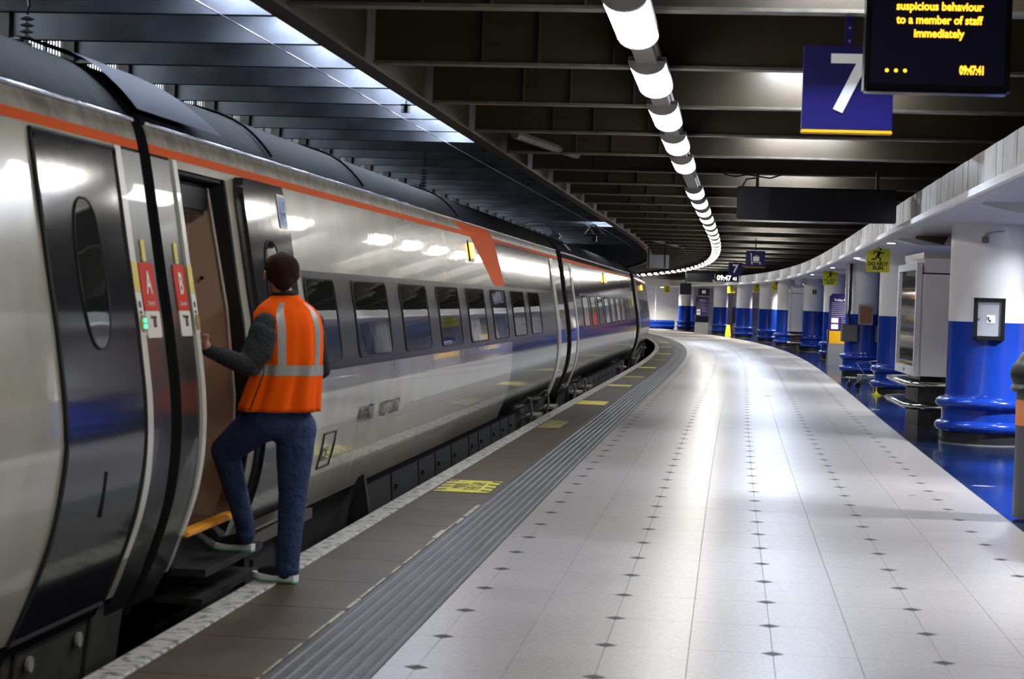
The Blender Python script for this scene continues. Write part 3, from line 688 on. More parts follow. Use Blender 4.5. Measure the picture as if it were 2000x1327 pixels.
for x in (-.09, .12): b.tube([(x, -.018, 2.715), (x, -.028, 2.715)], .02, 10)
b.build('trolley_pictogram', M_SIGNWHITE, t); b = MB(); hanger(b, 0, 3.05, 3.38, .015); b.build('hanger', M_DARKFRAME, t)
t = thing('clock_display', frame(80.0, 2.95, 0), 'white digital clock reading 09:47:41 at the end of a long dark display', 'clock')
bbox('case', .1, .08, 2.75, 1.0, .2, .30, M_SCREEN, t, .01); text('09:47', .30, M_LEDW, t, TX(-.02, -.03, 2.745), 'digits', sx=.88, bold=.006); text('41', .20, M_LEDW, t, TX(.44, -.03, 2.725), 'digits', sx=.9, bold=.004)
b = MB(); hanger(b, -.3, 2.88, 3.38); hanger(b, .4, 2.88, 3.38); b.build('hanger', M_DARKFRAME, t)
t = thing('departure_display', frame(80.0, 1.92, 0), 'distant blank black display joined to the left of the white clock', 'display')
bbox('case', .0, .08, 2.73, 1.08, .2, .36, M_SCREEN, t, .01); b = MB(); hanger(b, -.3, 2.9, 3.38); hanger(b, .3, 2.9, 3.38); b.build('hanger', M_DARKFRAME, t)
t = thing('platform_sign', frame(95.0, 3.6, 0), 'distant dark grey sign partly hidden behind the small navy 7 sign', 'sign')
bbox('panel', 0, 0, 3.08, .62, .04, .42, M_SCREENNAVY, t, .004); text('5 M', .2, M_SEAT, t, TX(-.02, -.024, 3.1), 'letters'); b = MB(); hanger(b, 0, 3.28, 3.38, .02); b.build('hanger', M_DARKFRAME, t)
t = thing('monitor', frame(96.0, 2.55, 0), 'black hanging monitor below the distant blank display', 'monitor')
bbox('case', 0, 0, 2.38, .56, .2, .58, M_SCREEN, t, .01); b = MB(); hanger(b, 0, 2.65, 3.38, .03); b.build('hanger', M_DARKFRAME, t)
t = thing('facilities_sign', frame(107.0, 5.0, 0), 'black sign with a white M shaped pictogram in front of the far columns', 'sign')
bbox('panel', 0, 0, 2.32, .62, .04, .40, M_SCREEN, t, .004); text('M', .28, M_SIGNWHITE, t, TX(0, -.024, 2.32), 'letters', bold=.008); b = MB(); hanger(b, 0, 2.5, 2.72, .02); b.build('hanger', M_DARKFRAME, t)
t = thing('white_board', frame(60.0, .13, 0), 'plain white board hanging on two black rods above the far end of the train', 'board')
bbox('panel', 0, 0, 2.92, .70, .03, .41, mat('board_grey', (.42, .43, .46), .5), t, .004)
b = MB(); b.box(-.31, -.27, -.03, -.018, 2.74, 3.38); b.box(.20, .24, -.03, -.018, 2.74, 3.38); b.build('hanging_rod', M_DARKFRAME, t)
b = MB(); b.box(-.36, .36, -.03, .03, 2.70, 2.73); b.build('lower_rail', M_TRUNK, t)

# totems
def totem(M, k, label, title, front=True):
    t = thing('information_totem', M, label, 'totem', 'tall information totems')
    w = .70*k
    b = MB(); b.box(-w/2, w/2, -.03, .03, 0, .62); b.build('steel_base', M_STEEL, t)
    b = MB(); b.box(-w/2+.02, w/2, -.034, .034, .62, .98); b.build('lower_panel', M_ORANGEY if front else M_SCREEN, t)
    b = MB(); b.prism([(-w/2, 1.0), (w/2, 1.0), (w/2, 1.96), (w/2-.08, 2.04), (-w/2+.08, 2.04), (-w/2, 1.96)], -.035, .035, 'y'); b.build('upper_panel', M_PURPLE, t)
    b = MB(); b.tube([(-w/2-.03, 0, 0), (-w/2-.03, 0, 1.0), (-w/2+.06, 0, 1.02)], .022, 8); b.build('side_rail', M_STEEL, t)
    text(title, .085*k, M_SIGNWHITE, t, TX(0, -.037, 1.86), 'heading', bold=.002)
    for z in (1.28, 1.10): bbox('diagram', -w/2+.16*k, -.038, z, .20*k, .004, .14, M_SIGNWHITE, t, .001)
    b = MB()
    for i in range(11):
        z = 1.77-.055*i; x0 = -w/2+.06 if z > 1.38 else 0.
        b.box(x0, w/2-.08-.1*(i % 3), -.0375, -.0355, z, z+.016)
    b.build('text_lines', M_SEAT, t)
    return t
totem(Matrix.Translation((9.36, 54.0, 0)), 1., 'tall navy and orange totem headed Trolley Point beside the third column', 'Trolley Point')
totem(Matrix.Translation((10.57, 106, 0)), 1.05, 'distant dark purple totem on a steel base left of the three distant columns', 'Welcome', False)
# ticket machine style box by far totem
t = thing('wet_floor_sign', Matrix.Translation((11.56, 101.6, 0)), 'yellow folding wet floor sign between two distant columns', 'floor sign')
for e in (-1, 1):
    b = MB(); b.prism([(-.15, 0), (.15, 0), (.09, .58), (-.09, .58)], -.008, .008, 'y'); b.build('panel', M_SAFETY, t, M=Matrix.Translation((0, e*.12, 0)) @ Matrix.Rotation(e*.16, 4, 'X'))
t = thing('bin_bag', Matrix.Translation((12.05, 102.2, 0)), 'dark brown sack slumped beside the yellow wet floor sign', 'bag')
b = MB(); b.lathe([(.22, 0), (.28, .15), (.26, .4), (.18, .62), (.07, .72)], 12); b.build('sack', mat('brown_sack', (.05, .02, .015), .6), t, smooth=60)
# litter bin at the frame edge
t = thing('litter_bin', frame(15.5, 5.045, 0), 'black topped litter bin with an orange panel at the edge beside the nearest column', 'bin')
b = MB(); b.lathe([(.235, .02), (.235, 1.02)], 24); b.build('body', mat('bin_body', (.10, .10, .11), .4), t, smooth=40)
b = MB(); b.lathe([(.275, 1.0), (.285, 1.03), (.27, 1.06), (.29, 1.12), (.29, 1.17), (.24, 1.26), (.20, 1.31), (.0001, 1.33)], 24); b.build('lid', M_PLASTIC, t, smooth=40)
b = MB(); b.lathe([(.239, .74), (.239, .94)], 24, caps=False); b.build('orange_panel', mat('bin_orange', (.80, .30, .10), .5), t, smooth=40)
# floodlight under the soffit
t = thing('floodlight', frame(28.3, 5.35, 0), 'dark floodlight under the soffit above the kiosk', 'floodlight')
b = MB(); b.prism([(-.22, 2.66), (.18, 2.58), (.24, 2.70), (-.2, 2.71)], -.12, .12, 'y'); b.build('head', M_GREYBOX, t)

# ================================================================== OVERHEAD LINE
b = MB(); b.tube([W(s, -.68, 3.32) for s in range(4, 62, 2)], .0045, 5); tag(b.build('contact_wire', M_DARKFRAME), 'thin black overhead wire slanting along above the train', 'wire')
def insulator(s, d, z0, z1, label, hook):
    t = thing('insulator', frame(s, d, 0), label, 'insulator', 'insulators under the track roof beams')
    pr = []; n = 7
    for i in range(n): z = z0+(z1-z0)*i/n; pr += [(.018, z), (.05, z+(z1-z0)*.04), (.018, z+(z1-z0)*.10)]
    b = MB(); b.lathe(pr, 12); b.build('discs', M_GREYBOX if not hook else M_DARKFRAME, t, smooth=40)
    b = MB(); b.tube([(0, 0, z1), (.012, 0, z1+.06), (0, 0, z1+.14), (0, 0, z1+.3)], .01, 6); b.build('rod', M_DARKFRAME, t)
insulator(18.1, -.58, 3.33, 3.42, 'small black clamp hanging from a hook below the bright track roof beams', True)
insulator(24.7, -1.5, 2.98, 3.25, 'ribbed grey insulator above the middle of the nearest long carriage roof', False)
insulator(12.6, -2.2, 3.1, 3.4, 'ribbed insulator among the dark beams above the gap between carriages', False)
t = thing('overhead_line_arm', frame(39.0, -.9, 0), 'wire arm frame of the overhead line above the far part of the train', 'overhead line arm')
b = MB(); b.tube([(-1.2, 0, 2.98), (-1.05, 0, 3.12), (-.8, 0, 3.19), (-.4, 0, 3.17), (.1, 0, 3.15)], .012, 6); b.tube([(-1.0, .1, 3.10), (-.5, .1, 3.13), (.1, .1, 3.08)], .010, 6)
b.tube([(.1, 0, 3.15), (.3, 0, 3.16), (.45, 0, 3.05), (.5, 0, 2.95)], .02, 6); b.tube([(.3, 0, 2.95), (.42, 0, 3.14), (.52, 0, 3.16), (.66, 0, 3.02), (.72, 0, 2.98)], .02, 6); b.build('wire_frame', M_STEEL, t)
b = MB(); b.box(.3, .75, -.03, .03, 2.93, 2.96); b.box(.48, .56, -.05, .05, 2.82, 2.94); b.build('clamp', M_DARKFRAME, t)
b = MB(); b.tube([(-.45, 0, 3.14), (-.27, 0, 2.95)], .02, 6); b.tube([(-.40, .1, 3.12), (-.33, .1, 2.95)], .015, 6); b.build('strut', M_GREYBOX, t)
bbox('base_block', -.28, 0, 2.91, .22, .3, .10, mat('insulator_blue', (.12, .2, .32), .3), t, .03)

# ================================================================== TRAIN
PR = [(-.62,-.42),(-.45,-.30),(-.05,-.24),(.10,-.175),(.18,-.14),(.30,-.098),(.42,-.06),(.55,-.028),(.70,-.008),(.85,0),(.95,-.001),(1.10,-.012),(1.26,-.034),(1.45,-.062),(1.60,-.090),
      (1.80,-.124),(2.00,-.158),(2.15,-.184),(2.29,-.210),(2.36,-.228),(2.42,-.256),(2.50,-.320),(2.60,-.425),(2.68,-.54),(2.74,-.68),(2.79,-.88),(2.82,-1.1),(2.83,-1.37)]
def lat(z):
    if z <= PR[0][0]: return PR[0][1]
    for i in range(len(PR)-1):
        z0, y0 = PR[i]; z1, y1 = PR[i+1]
        if z <= z1:
            m = lambda j: (PR[min(j+1, len(PR)-1)][1]-PR[max(j-1, 0)][1])/(PR[min(j+1, len(PR)-1)][0]-PR[max(j-1, 0)][0])
            h = z1-z0; t = (z-z0)/h
            return (2*t**3-3*t*t+1)*y0+(t**3-2*t*t+t)*h*m(i)+(-2*t**3+3*t*t)*y1+(t**3-t*t)*h*m(i+1)
    return PR[-1][1]
def zs_(z0, z1, st=.05):
    n = max(1, int(round((z1-z0)/st))); return [z0+(z1-z0)*i/n for i in range(n+1)]
def skin_strip(name, z0, z1, u0, u1, m, parent, off=0., st=.05, roofz=False):
    zz = zs_(z0, z1, .012 if roofz else st); b = MB(); nu = max(1, int((u1-u0)/3))
    vs = []; fs = []
    for i in range(nu+1):
        for z in zz: vs.append((lat(z)+off, u0+(u1-u0)*i/nu, z+(off if z > 2.5 else 0)))
    P = len(zz)
    for i in range(nu):
        for k in range(P-1): fs.append((i*P+k, i*P+k+1, (i+1)*P+k+1, (i+1)*P+k))
    if off > .004:      # returns to the body, so the piece has an edge
        for (a, c, du) in ((0, 0, 1), (nu, nu, 1)):
            o = len(vs)
            for z in zz: vs.append((lat(z)-.01, u0+(u1-u0)*a/nu, z))
            for k in range(P-1): fs.append((a*P+k, a*P+k+1, o+k+1, o+k))
        for k in (0, P-1):
            o = len(vs); 
            for i in range(nu+1): vs.append((lat(zz[k])-.01, u0+(u1-u0)*i/nu, zz[k]))
            for i in range(nu): fs.append((i*P+k, (i+1)*P+k, o+i+1, o+i))
    b.add(vs, fs); return b.build(name, m, parent, smooth=35)
def patch(name, rows, m, parent, off=.004, nu=4, depth=.012):
    """rows: list of (z, uL, uR): a panel that follows the curved bodyside, with a rim"""
    b = MB(); vs = []; fs = []
    for z, a, c in rows:
        for i in range(nu+1): vs.append((lat(z)+off, a+(c-a)*i/nu, z))
    P = nu+1; R = len(rows)
    for r in range(R-1):
        for i in range(nu): fs.append((r*P+i, r*P+i+1, (r+1)*P+i+1, (r+1)*P+i))
    ring = [i for i in range(P)]+[r*P+nu for r in range(1, R)]+[(R-1)*P+i for i in range(nu-1, -1, -1)]+[r*P for r in range(R-2, 0, -1)]
    o = len(vs)
    for i in ring: x, y, z = vs[i]; vs.append((x-depth, y, z))
    n = len(ring)
    for i in range(n): fs.append((ring[i], ring[(i+1) % n], o+(i+1) % n, o+i))
    b.add(vs, fs); return b.build(name, m, parent, smooth=35)
def rrows(u0, u1, z0, z1, r, n=12, lean=0.):
    rows = []
    zz = sorted(set([z0+r*(1-math.cos(math.pi/2*i/5)) for i in range(6)]+[z1-r*(1-math.cos(math.pi/2*i/5)) for i in range(6)]+[z0+r+(z1-z0-2*r)*i/n for i in range(n+1)]))
    for z in zz:
        dz = max(0, z0+r-z, z-(z1-r)); ins = r-math.sqrt(max(0, r*r-dz*dz)); k = lean*(z-z0)/(z1-z0)
        rows.append((z, u0+ins+k, u1-ins+k))
    return rows
def erows(uc, zc, a, h, n=22, p=2.6):
    rows = []
    for i in range(n+1):
        t = -math.cos(math.pi*i/n); wv = a*max(0.02, (1-abs(t)**p))**(1/p); rows.append((zc+h*t, uc-wv, uc+wv))
    return rows
def ring_outline(name, rows, m, parent, off, r):
    pts = [(lat(z)+off, a, z) for z, a, c in rows]+[(lat(z)+off, c, z) for z, a, c in rows[::-1]]
    b = MB(); b.tube(pts, r, 5, closed=True); return b.build(name, m, parent)
def carriage(s0, s1, label, d=-.14, d1=None):
    p0, p1 = W(s0, d), W(s1, d if d1 is None else d1); v = p1-p0; L = v.length; th = math.atan2(v.x, v.y)
    M = Matrix.Translation(p0) @ Matrix.Rotation(-th, 4, 'Z')
    return thing('train_carriage', M, label, 'train carriage', 'carriages of the train'), L
def body(t, L, white=None, door=None, bandu=None):
    """white: u-range painted white, the rest dark grey; door: open doorway u-range"""
    segs = []
    if white is None: segs = [(0, L, M_TDARK, M_TDARK)]
    else:
        a, c = white
        if a > 0: segs.append((0, a, M_TDARK, M_TWHITE))
        segs.append((a, c, M_TWHITE, M_TWHITE))
        if c < L: segs.append((c, L, M_TDARK, M_TDARK))
    for a, c, m, mtop in segs:
        cuts = [(a, c)]
        if door:
            da, dc = door; cuts = []
            if a < da: cuts.append((a, min(c, da)))
            if c > dc: cuts.append((max(a, dc), c))
        for q0, q1 in cuts:
            if q1-q0 > .01: skin_strip('bodyside', .12, 2.27, q0, q1, m, t)
    if door: skin_strip('sill_panel', .12, .30, door[0], door[1], M_TDARK, t); skin_strip('door_header', 2.22, 2.27, door[0], door[1], M_TWHITE, t)
    skin_strip('orange_stripe', 2.265, 2.312, 0, L, M_TORANGE, t, .002)
    skin_strip('cantrail', 2.312, 2.405, 0, L, M_TGRIME if white else M_TDARK, t, 0, .02)
    b = MB(); b.tube([(lat(2.412)+.008, 0, 2.412), (lat(2.412)+.008, L, 2.412)], .013, 8); b.build('gutter', M_TGUTTER, t, smooth=60)
    # roof, far side and ends
    zz = zs_(2.40, 2.829, .02); prof = [(lat(z), z) for z in zz]+[(-1.37, 2.83)]; prof += [(-2.74-x, z) for x, z in prof[::-1]]
    b = MB(); vs = []
    for u in (0, L): vs += [(x, u, z) for x, z in prof]
    n = len(prof); b.add(vs, [(i, i+1, n+i+1, n+i) for i in range(n-1)]); b.build('roof', M_TROOF, t, smooth=40)
    b = MB(); zz = zs_(-.05, 2.42, .15); prof = [(-2.74-lat(z), z) for z in zz]; n = len(prof); vs = []
    for u in (0, L): vs += [(x, u, z) for x, z in prof]
    b.add(vs, [(i, i+1, n+i+1, n+i) for i in range(n-1)]); b.build('far_side', M_TDARK, t, smooth=40)
    full = [(lat(z), z) for z in zs_(-.05, 2.829, .06)]; full += [(-2.74-x, z) for x, z in full[::-1]]
    for u, nm in ((0.002, 'near_end_wall'), (L-.002, 'far_end_wall')):
        b = MB(); b.add([(x-.004 if x > -1.37 else x+.004, u, z) for x, z in full], [tuple(range(len(full)))]); b.build(nm, M_RUBBER, t)
    skin_strip('skirt', -.45, .115, .6, L-.6, M_TSKIRT, t, -.03)
    b = MB(); b.box(-2.5, -.3, .02, L-.02, .02, .12); b.build('floor_pan', M_TSKIRT, t)
def underframe(t, L, gaps):
    u = .9; i = 0
    while u < L-1.5:
        w_ = random.uniform(.7, 1.5)
        if not any(a < u+w_/2 < c for a, c in gaps):
            b = MB(); b.prism([(-.24, .05), (-.22, -.25), (-.30, -.52), (-.55, -.55), (-.55, .05)], u, u+w_, 'y'); eo = b.build('equipment_case', M_TSKIRT, t)
            for z in (-.1, -.32):
                b = MB(); b.box(-.23, -.205, u+.12, u+.2, z-.02, z+.02); b.build('latch', M_RUBBER, eo)
        u += w_+.08
def window(u0, u1, t, z0=1.13, z1=1.69, m=None):
    o = patch('window', rrows(u0, u1, z0, z1, .07, 8), M_TGLASS, t, .0045, 4, .01)
    ring_outline('window_seal', rrows(u0, u1, z0, z1, .07, 4), M_RUBBER, o, .004, .008)
def roof_bars(t, us):
    for u in us:
        b = MB(); zz = zs_(2.45, 2.82, .04); pts = [(lat(z)+.012, u+(z-2.45)*.5, z+.008) for z in zz]
        b.tube(pts, .009, 5); b.build('roof_rib', M_TROOF, t)

# ---- carriage A: only its far end shows
sA = -14.0; tA, LA = carriage(sA, 9.30, 'nearest train carriage, white, its end marked A, at the frame edge'); uA = LA-(9.30)
ua = lambda s: LA-(9.30-s)
body(tA, LA, white=(2, ua(9.03)))
o = patch('door', [(z, ua(7.86)+(0 if z > .9 else -(.9-z)*.22)+(.06*max(0, (z-2.18)/.07)), ua(8.885)-(0 if z > .9 else (.9-z)*.10)-(.05*max(0, (z-2.18)/.07))) for z in zs_(.06, 2.25, .045)], M_TDARK, tA, .010, 6, .02)
patch('door_window', erows(ua(8.36), 1.65, .17, .33), M_TGLASS, o, .014, 6, .005)
ring_outline('window_seal', erows(ua(8.36), 1.65, .17, .33), M_RUBBER, o, .013, .006)
ring_outline('door_seal', [(z, ua(7.845)+(0 if z > .9 else -(.9-z)*.22), ua(8.895)-(0 if z > .9 else (.9-z)*.10)) for z in zs_(.12, 2.24, .06)], M_RUBBER, o, .008, .012)
b = MB(); b.tube([(lat(.60)+.013, ua(8.33), .58), (lat(.76)+.013, ua(8.35), .78)], .007, 5); b.build('door_slot', M_RUBBER, o)
def edge_strip(t, u0, u1, m=M_TSTRIP):
    return patch('edge_strip', [(z, u0-(.0 if z > .7 else (.7-z)*.10), u1-(.0 if z > .7 else (.7-z)*.12)) for z in zs_(.32, 2.26, .06)], m, t, .016, 2, .02)
edge_strip(tA, ua(8.90), ua(8.985))
patch('end_panel', [(z, ua(9.0), ua(9.30)) for z in zs_(.0, 2.25, .06)], M_TMETAL, tA, .004, 3, .02)
# step cover under the door
b = MB(); b.prism([(-.20, .10), (-.24, -.25), (-.35, -.62), (-.6, -.62), (-.6, .1)], ua(7.75), ua(9.28), 'y'); sc = b.build('step_cover', mat('step_cover_grey', (.05, .048, .042), .5, noise=.3, nscale=6), tA)
for s, z in ((8.02, -.02), (8.62, -.02)):
    b = MB(); b.tube([(-.20, ua(s), z), (-.185, ua(s), z)], .035, 10); b.build('latch', M_TRUNKEND, sc)
for s in (7.86, 8.78):
    b = MB(); b.tube([(-.195, ua(s), .10), (-.235, ua(s), -.25), (-.34, ua(s), -.60)], .012, 5); b.build('edge_bead', M_TSKIRT, sc)
underframe(tA, LA, [(ua(7.3), LA+1)])
def coach_labels(t, U, sgn, letter, u_red, u_strip):
    a, c = u_red
    p = patch('class_label', rrows(a, c, 1.485, 1.715, .015, 4), M_LABELR, t, .009, 3, .006)
    um, R = (a+c)/2, SIDE
    def on(z, u): return Matrix.Translation((lat(z)+.0115, u, z)) @ Matrix.Rotation(.17, 4, 'Y').inverted() @ SIDE
    text(letter, .155, M_LABELW, p, on(1.615, um), 'letter', sx=.8, bold=.003)
    text('Standard', .030, M_LABELW, p, on(1.52, um), 'words', sx=1.)
    q = patch('info_label', rrows(a, c, 1.355, 1.483, .015, 3), M_LABELW, t, .009, 3, .006)
    text('Carriage', .026, M_BLACK, q, on(1.455, um), 'words')
    z = 1.425
    patch('code_panel', [(z-.02, um-.005, um+.04), (z+.02, um-.005, um+.04)], M_BLACK, q, .0105, 1, .002)
    patch('warning_strip', rrows(um-.035, um+.02, 1.72, 1.825, .008, 3), M_LABELY, t, .009, 2, .006)
    a, c = u_strip
    patch('yellow_label', [(zz, a, c) for zz in zs_(1.575, 1.715, .05)], M_LABELY, t, .019, 2, .006)
    b2 = patch('button_plate', [(zz, a, c) for zz in zs_(1.37, 1.57, .05)], M_LABELW, t, .019, 2, .006)
    patch('button_print', [(1.50, a+.02, c-.03), (1.53, a+.02, c-.03)], M_BLACK, b2, .0205, 1, .002)
    patch('button_print', [(1.47, a+.02, c-.03), (1.485, a+.02, c-.03)], M_BLACK, b2, .0205, 1, .002)
    b = MB(); zc = 1.425; n = 14
    patch('button', erows((a+c)/2, zc, .035, .042, 12, 2.), mat('button_gold', (.28, .17, .02), .4), b2, .024, 3, .006)
    return b2, (a+c)/2
bt, bu = coach_labels(tA, None, 1, 'A', (ua(9.035), ua(9.255)), (ua(8.90), ua(8.985)))
for z in (1.44, 1.412):
    b = MB(); b.tube([(lat(z)+.022, bu+.015, z), (lat(z)+.032, bu+.015, z)], .010, 8); b.build('green_light', M_GREEN, bt)

# ---- carriage B: open door, windows, lettering
tB, LB = carriage(9.48, 31.1, 'long white and grey train carriage marked B with its front door open'); ub = lambda s: s-9.48
DO = (ub(9.88), ub(10.86))
# cutaway: side with doorway
body(tB, LB, white=(ub(9.80), ub(23.5)), door=DO)
patch('end_panel', [(z, ub(9.48), ub(9.80)) for z in zs_(.0, 2.25, .06)], M_TMETAL, tB, .004, 3, .02)
edge_strip(tB, ub(9.815), ub(9.885))
coach_labels(tB, None, 1, 'B', (ub(9.585), ub(9.775)), (ub(9.805), ub(9.885)))
# vestibule seen through the doorway
b = MB(); b.add([(-.10+lat(.9)-.0, ub(10.84), .3), (-1.6, ub(10.84), .3), (-1.6, ub(10.84), 2.18), (lat(2.1)-.12, ub(10.84), 2.18), (lat(1.5)-.09, ub(10.84), 1.5), (-.10, ub(10.84), 1.0)], [(0, 1, 2, 3, 4, 5)])
vw = b.build('vestibule_wall', M_BEIGE, tB)
b = MB(); b.tube([(-.095, ub(10.83), .34), (-.095, ub(10.83), 1.0), (lat(1.5)-.085, ub(10.83), 1.5), (lat(2.1)-.115, ub(10.83), 2.17), (-.7, ub(10.83), 2.17)], .010, 6); b.build('edge_trim', mat('trim_light', (.55, .5, .4), .4), vw)
bbox('notice_panel', -.43, ub(10.82), 1.86, .085, .02, .42, M_BEIGE2, vw, .01)
bbox('niche_frame', -.46, ub(10.825), 1.26, .26, .02, .74, M_BEIGE2, vw, .02)
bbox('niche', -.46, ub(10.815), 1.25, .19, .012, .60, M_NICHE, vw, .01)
bbox('dark_slot', -.53, ub(10.82), 1.84, .07, .02, .34, M_DARKFRAME, vw, .01)
text('803/18', .055, M_BLACK, vw, TX(-.42, ub(10.81), 2.10), sx=.9)
b = MB(); b.lathe([(.012, 0), (.012, .012)], 8); b.build('lock', M_DARKFRAME, vw, M=TX(-.30, ub(10.82), 1.66))
b = MB(); b.box(-1.62, -1.58, ub(9.6), ub(10.84), .3, 2.2); b.build('inner_wall', M_BEIGE, tB)
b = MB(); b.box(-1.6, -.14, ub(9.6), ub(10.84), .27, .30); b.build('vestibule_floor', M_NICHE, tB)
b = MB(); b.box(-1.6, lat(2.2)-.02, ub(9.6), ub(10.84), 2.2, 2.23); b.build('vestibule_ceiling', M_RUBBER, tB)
b = MB(); b.box(-1.6, -.26, ub(9.58), ub(9.62), .3, 2.2); b.build('vestibule_end', M_BEIGE, tB)
bbox('door_motor_cover', -.62, ub(10.35), 2.10, .7, .9, .16, M_DARKFRAME, tB, .02)
bbox('threshold', lat(.33)-.01, ub(10.37), .315, .07, .98, .035, M_STEPY, tB, .008)
# black door pocket and the leaf slid along the outside
patch('door_jamb', [(z, ub(10.84), ub(11.16)) for z in zs_(.22, 2.25, .06)], M_RUBBER, tB, -.004, 2, .10)
lf = patch('door', [(z, ub(11.00)+(.04*max(0, (z-2.18)/.07)), ub(12.06)-(.07*max(0, (z-2.1)/.15))-(0 if z > .9 else (.9-z)*.05)) for z in zs_(.24, 2.25, .045)], M_TDARK, tB, .062, 6, .05)
patch('door_window', erows(ub(11.47), 1.60, .19, .30), M_TGLASS, lf, .066, 6, .005)
ring_outline('window_seal', erows(ub(11.47), 1.60, .19, .30), M_RUBBER, lf, .065, .006)
st_ = patch('wheelchair_sticker', rrows(ub(11.79), ub(11.99), 1.99, 2.20, .02, 3), M_LABELW, lf, .067, 3, .003)
st2 = patch('blue_ground', rrows(ub(11.805), ub(11.975), 1.99+.015, 2.185, .012, 3), M_STICK, st_, .069, 3, .002)
b = MB(); zc = 2.07; X_ = lat(2.08)+.074
pts = [(X_, ub(11.89)+.045*math.cos(a), zc+.04*math.sin(a)) for a in [math.radians(140+25*i) for i in range(9)]]
b.tube(pts, .006, 5); b.tube([(X_, ub(11.88), zc+.09), (X_, ub(11.885), zc+.02), (X_, ub(11.92), zc+.02), (X_, ub(11.94), zc-.03)], .006, 5); b.build('wheelchair_symbol', M_LABELW, st_)
# steps under the open door
b = MB(); b.box(-.45, .015, ub(9.95), ub(11.15), .085, .125); b.build('step_board', M_TSKIRT, tB)
b = MB(); b.box(-.45, .0, ub(9.95), ub(11.15), -.06, -.03); b.build('step_board', M_TSKIRT, tB)
b = MB(); b.box(-.30, -.15, ub(11.2), ub(13.2), .03, .10); b.build('kick_rail', mat('kick_rail_grey', (.10, .085, .075), .5), tB)
# window band and windows
wb = patch('window_band', [(z, ub(12.45), ub(30.0)) for z in zs_(1.07, 1.74, .06)], M_TBAND, tB, .0015, 12, .004)
for i in range(8): window(ub(12.05+1.98*i)+(.45 if i == 0 else 0), ub(13.40+1.98*i), tB)
patch('orange_flash', [(z, ub(20.9+1.55*(1-(z-1.75)/.52)), ub(22.96+.48*(1-(z-1.75)/.52))) for z in zs_(1.75, 2.27, .05)], M_TORANGE, tB, .002, 4, .003)
patch('orange_flash_top', [(2.31, ub(20.4), ub(22.9)), (2.35, ub(20.1), ub(22.8)), (2.40, ub(19.8), ub(22.7))], M_TORANGE, tB, .002, 4, .003)
patch('dark_upper', [(z, ub(22.96+.48*(1-(z-1.75)/.52)), ub(23.55)) for z in zs_(1.75, 2.265, .05)], M_TDARK, tB, .0012, 2, .003)
def lettering(s, u, z, size, m, bold, sx):
    ang = math.atan2(lat(z+.06)-lat(z-.06), .12)
    return text(s, size, m, tB, Matrix.Translation((lat(z)+.006, u, z)) @ Matrix.Rotation(ang, 4, 'Y') @ SIDE, 'lettering', 'LEFT', .0006, sx, bold)
M_LETTER = mat('letter_grey', (.02, .018, .016), .5)
lettering('AVANTI', ub(13.98), .70, .165, M_LETTER, .0015, 1.02); lettering('WEST COAST', ub(14.80), .695, .165, mat('letter_light', (.06, .055, .05), .5), .0, .90)
lettering('803', ub(12.42), .50, .10, M_LETTER, .0, 1.3)
h_ = ring_outline('hatch_frame', [(z, ub(12.88), ub(13.26)) for z in zs_(.40, .64, .06)], M_RUBBER, tB, .004, .006)
patch('hatch_glass', [(z, ub(12.95), ub(13.14)) for z in (.45, .49, .54)], M_TGLASS, h_, .006, 2, .01)
for dz in (.0,): patch('hatch_light', [(z, ub(13.0), ub(13.06)) for z in (.46, .53)], mat('hatch_green', (.10, .13, .03), .3), h_, .008, 2, .003)
al = patch('amber_lamp_frame', rrows(ub(20.62), ub(20.95), 1.99, 2.22, .03, 3), M_DARKFRAME, tB, .012, 3, .012)
patch('amber_lamp', rrows(ub(20.68), ub(20.89), 2.03, 2.19, .03, 3), M_AMBER, al, .030, 3, .015)
# grab handle with cable near the far end, deflector fin near the second window, roof pieces
b = MB(); b.prism([(-.16, .16), (-.10, .20), (-.04, -.16), (-.20, -.42)], ub(14.75), ub(14.83), 'y'); b.build('deflector', M_RUBBER, tB)
for s in (27.2, 29.6):
    b = MB(); b.box(-.22, -.05, ub(s), ub(s+.8), -.10, -.06); b.tube([(-.12, ub(s-.3), .2), (-.10, ub(s-.25), 0), (-.16, ub(s-.2), -.3)], .02, 6); b.box(-.3, -.15, ub(s+.1), ub(s+.3), -.42, -.1); b.build('footstep', M_TRUNKEND, tB)
patch('end_panel', [(z, ub(29.55), ub(30.0)) for z in zs_(.1, 2.25, .06)], M_TSTRIP, tB, .014, 3, .02)
patch('end_panel', [(z, ub(30.05), ub(31.1)) for z in zs_(.05, 2.25, .06)], mat('end_silver', (.32, .31, .30), .15, metal=.6, coat=1.), tB, .004, 3, .02)
b = MB(); vs = [(lat(z)+.03, ub(9.48)-.1+.5*(2.72-z)*0, z+.035) for z in zs_(2.44, 2.80, .04)]; n = len(vs)
vs += [(x, ub(10.4)+(2.8-z)*1.6, z) for x, y, z in vs]; b.add(vs, [(i, i+1, n+i+1, n+i) for i in range(n-1)]); b.build('roof_fairing', mat('fairing_navy', (.008, .014, .05), .6, spec=.2), tB, smooth=50)
roof_bars(tB, [ub(s) for s in (12.2, 15.2, 20.4)])
underframe(tB, LB, [(0, 1.9), (ub(12.9), ub(14.9)), (ub(26.5), LB)])
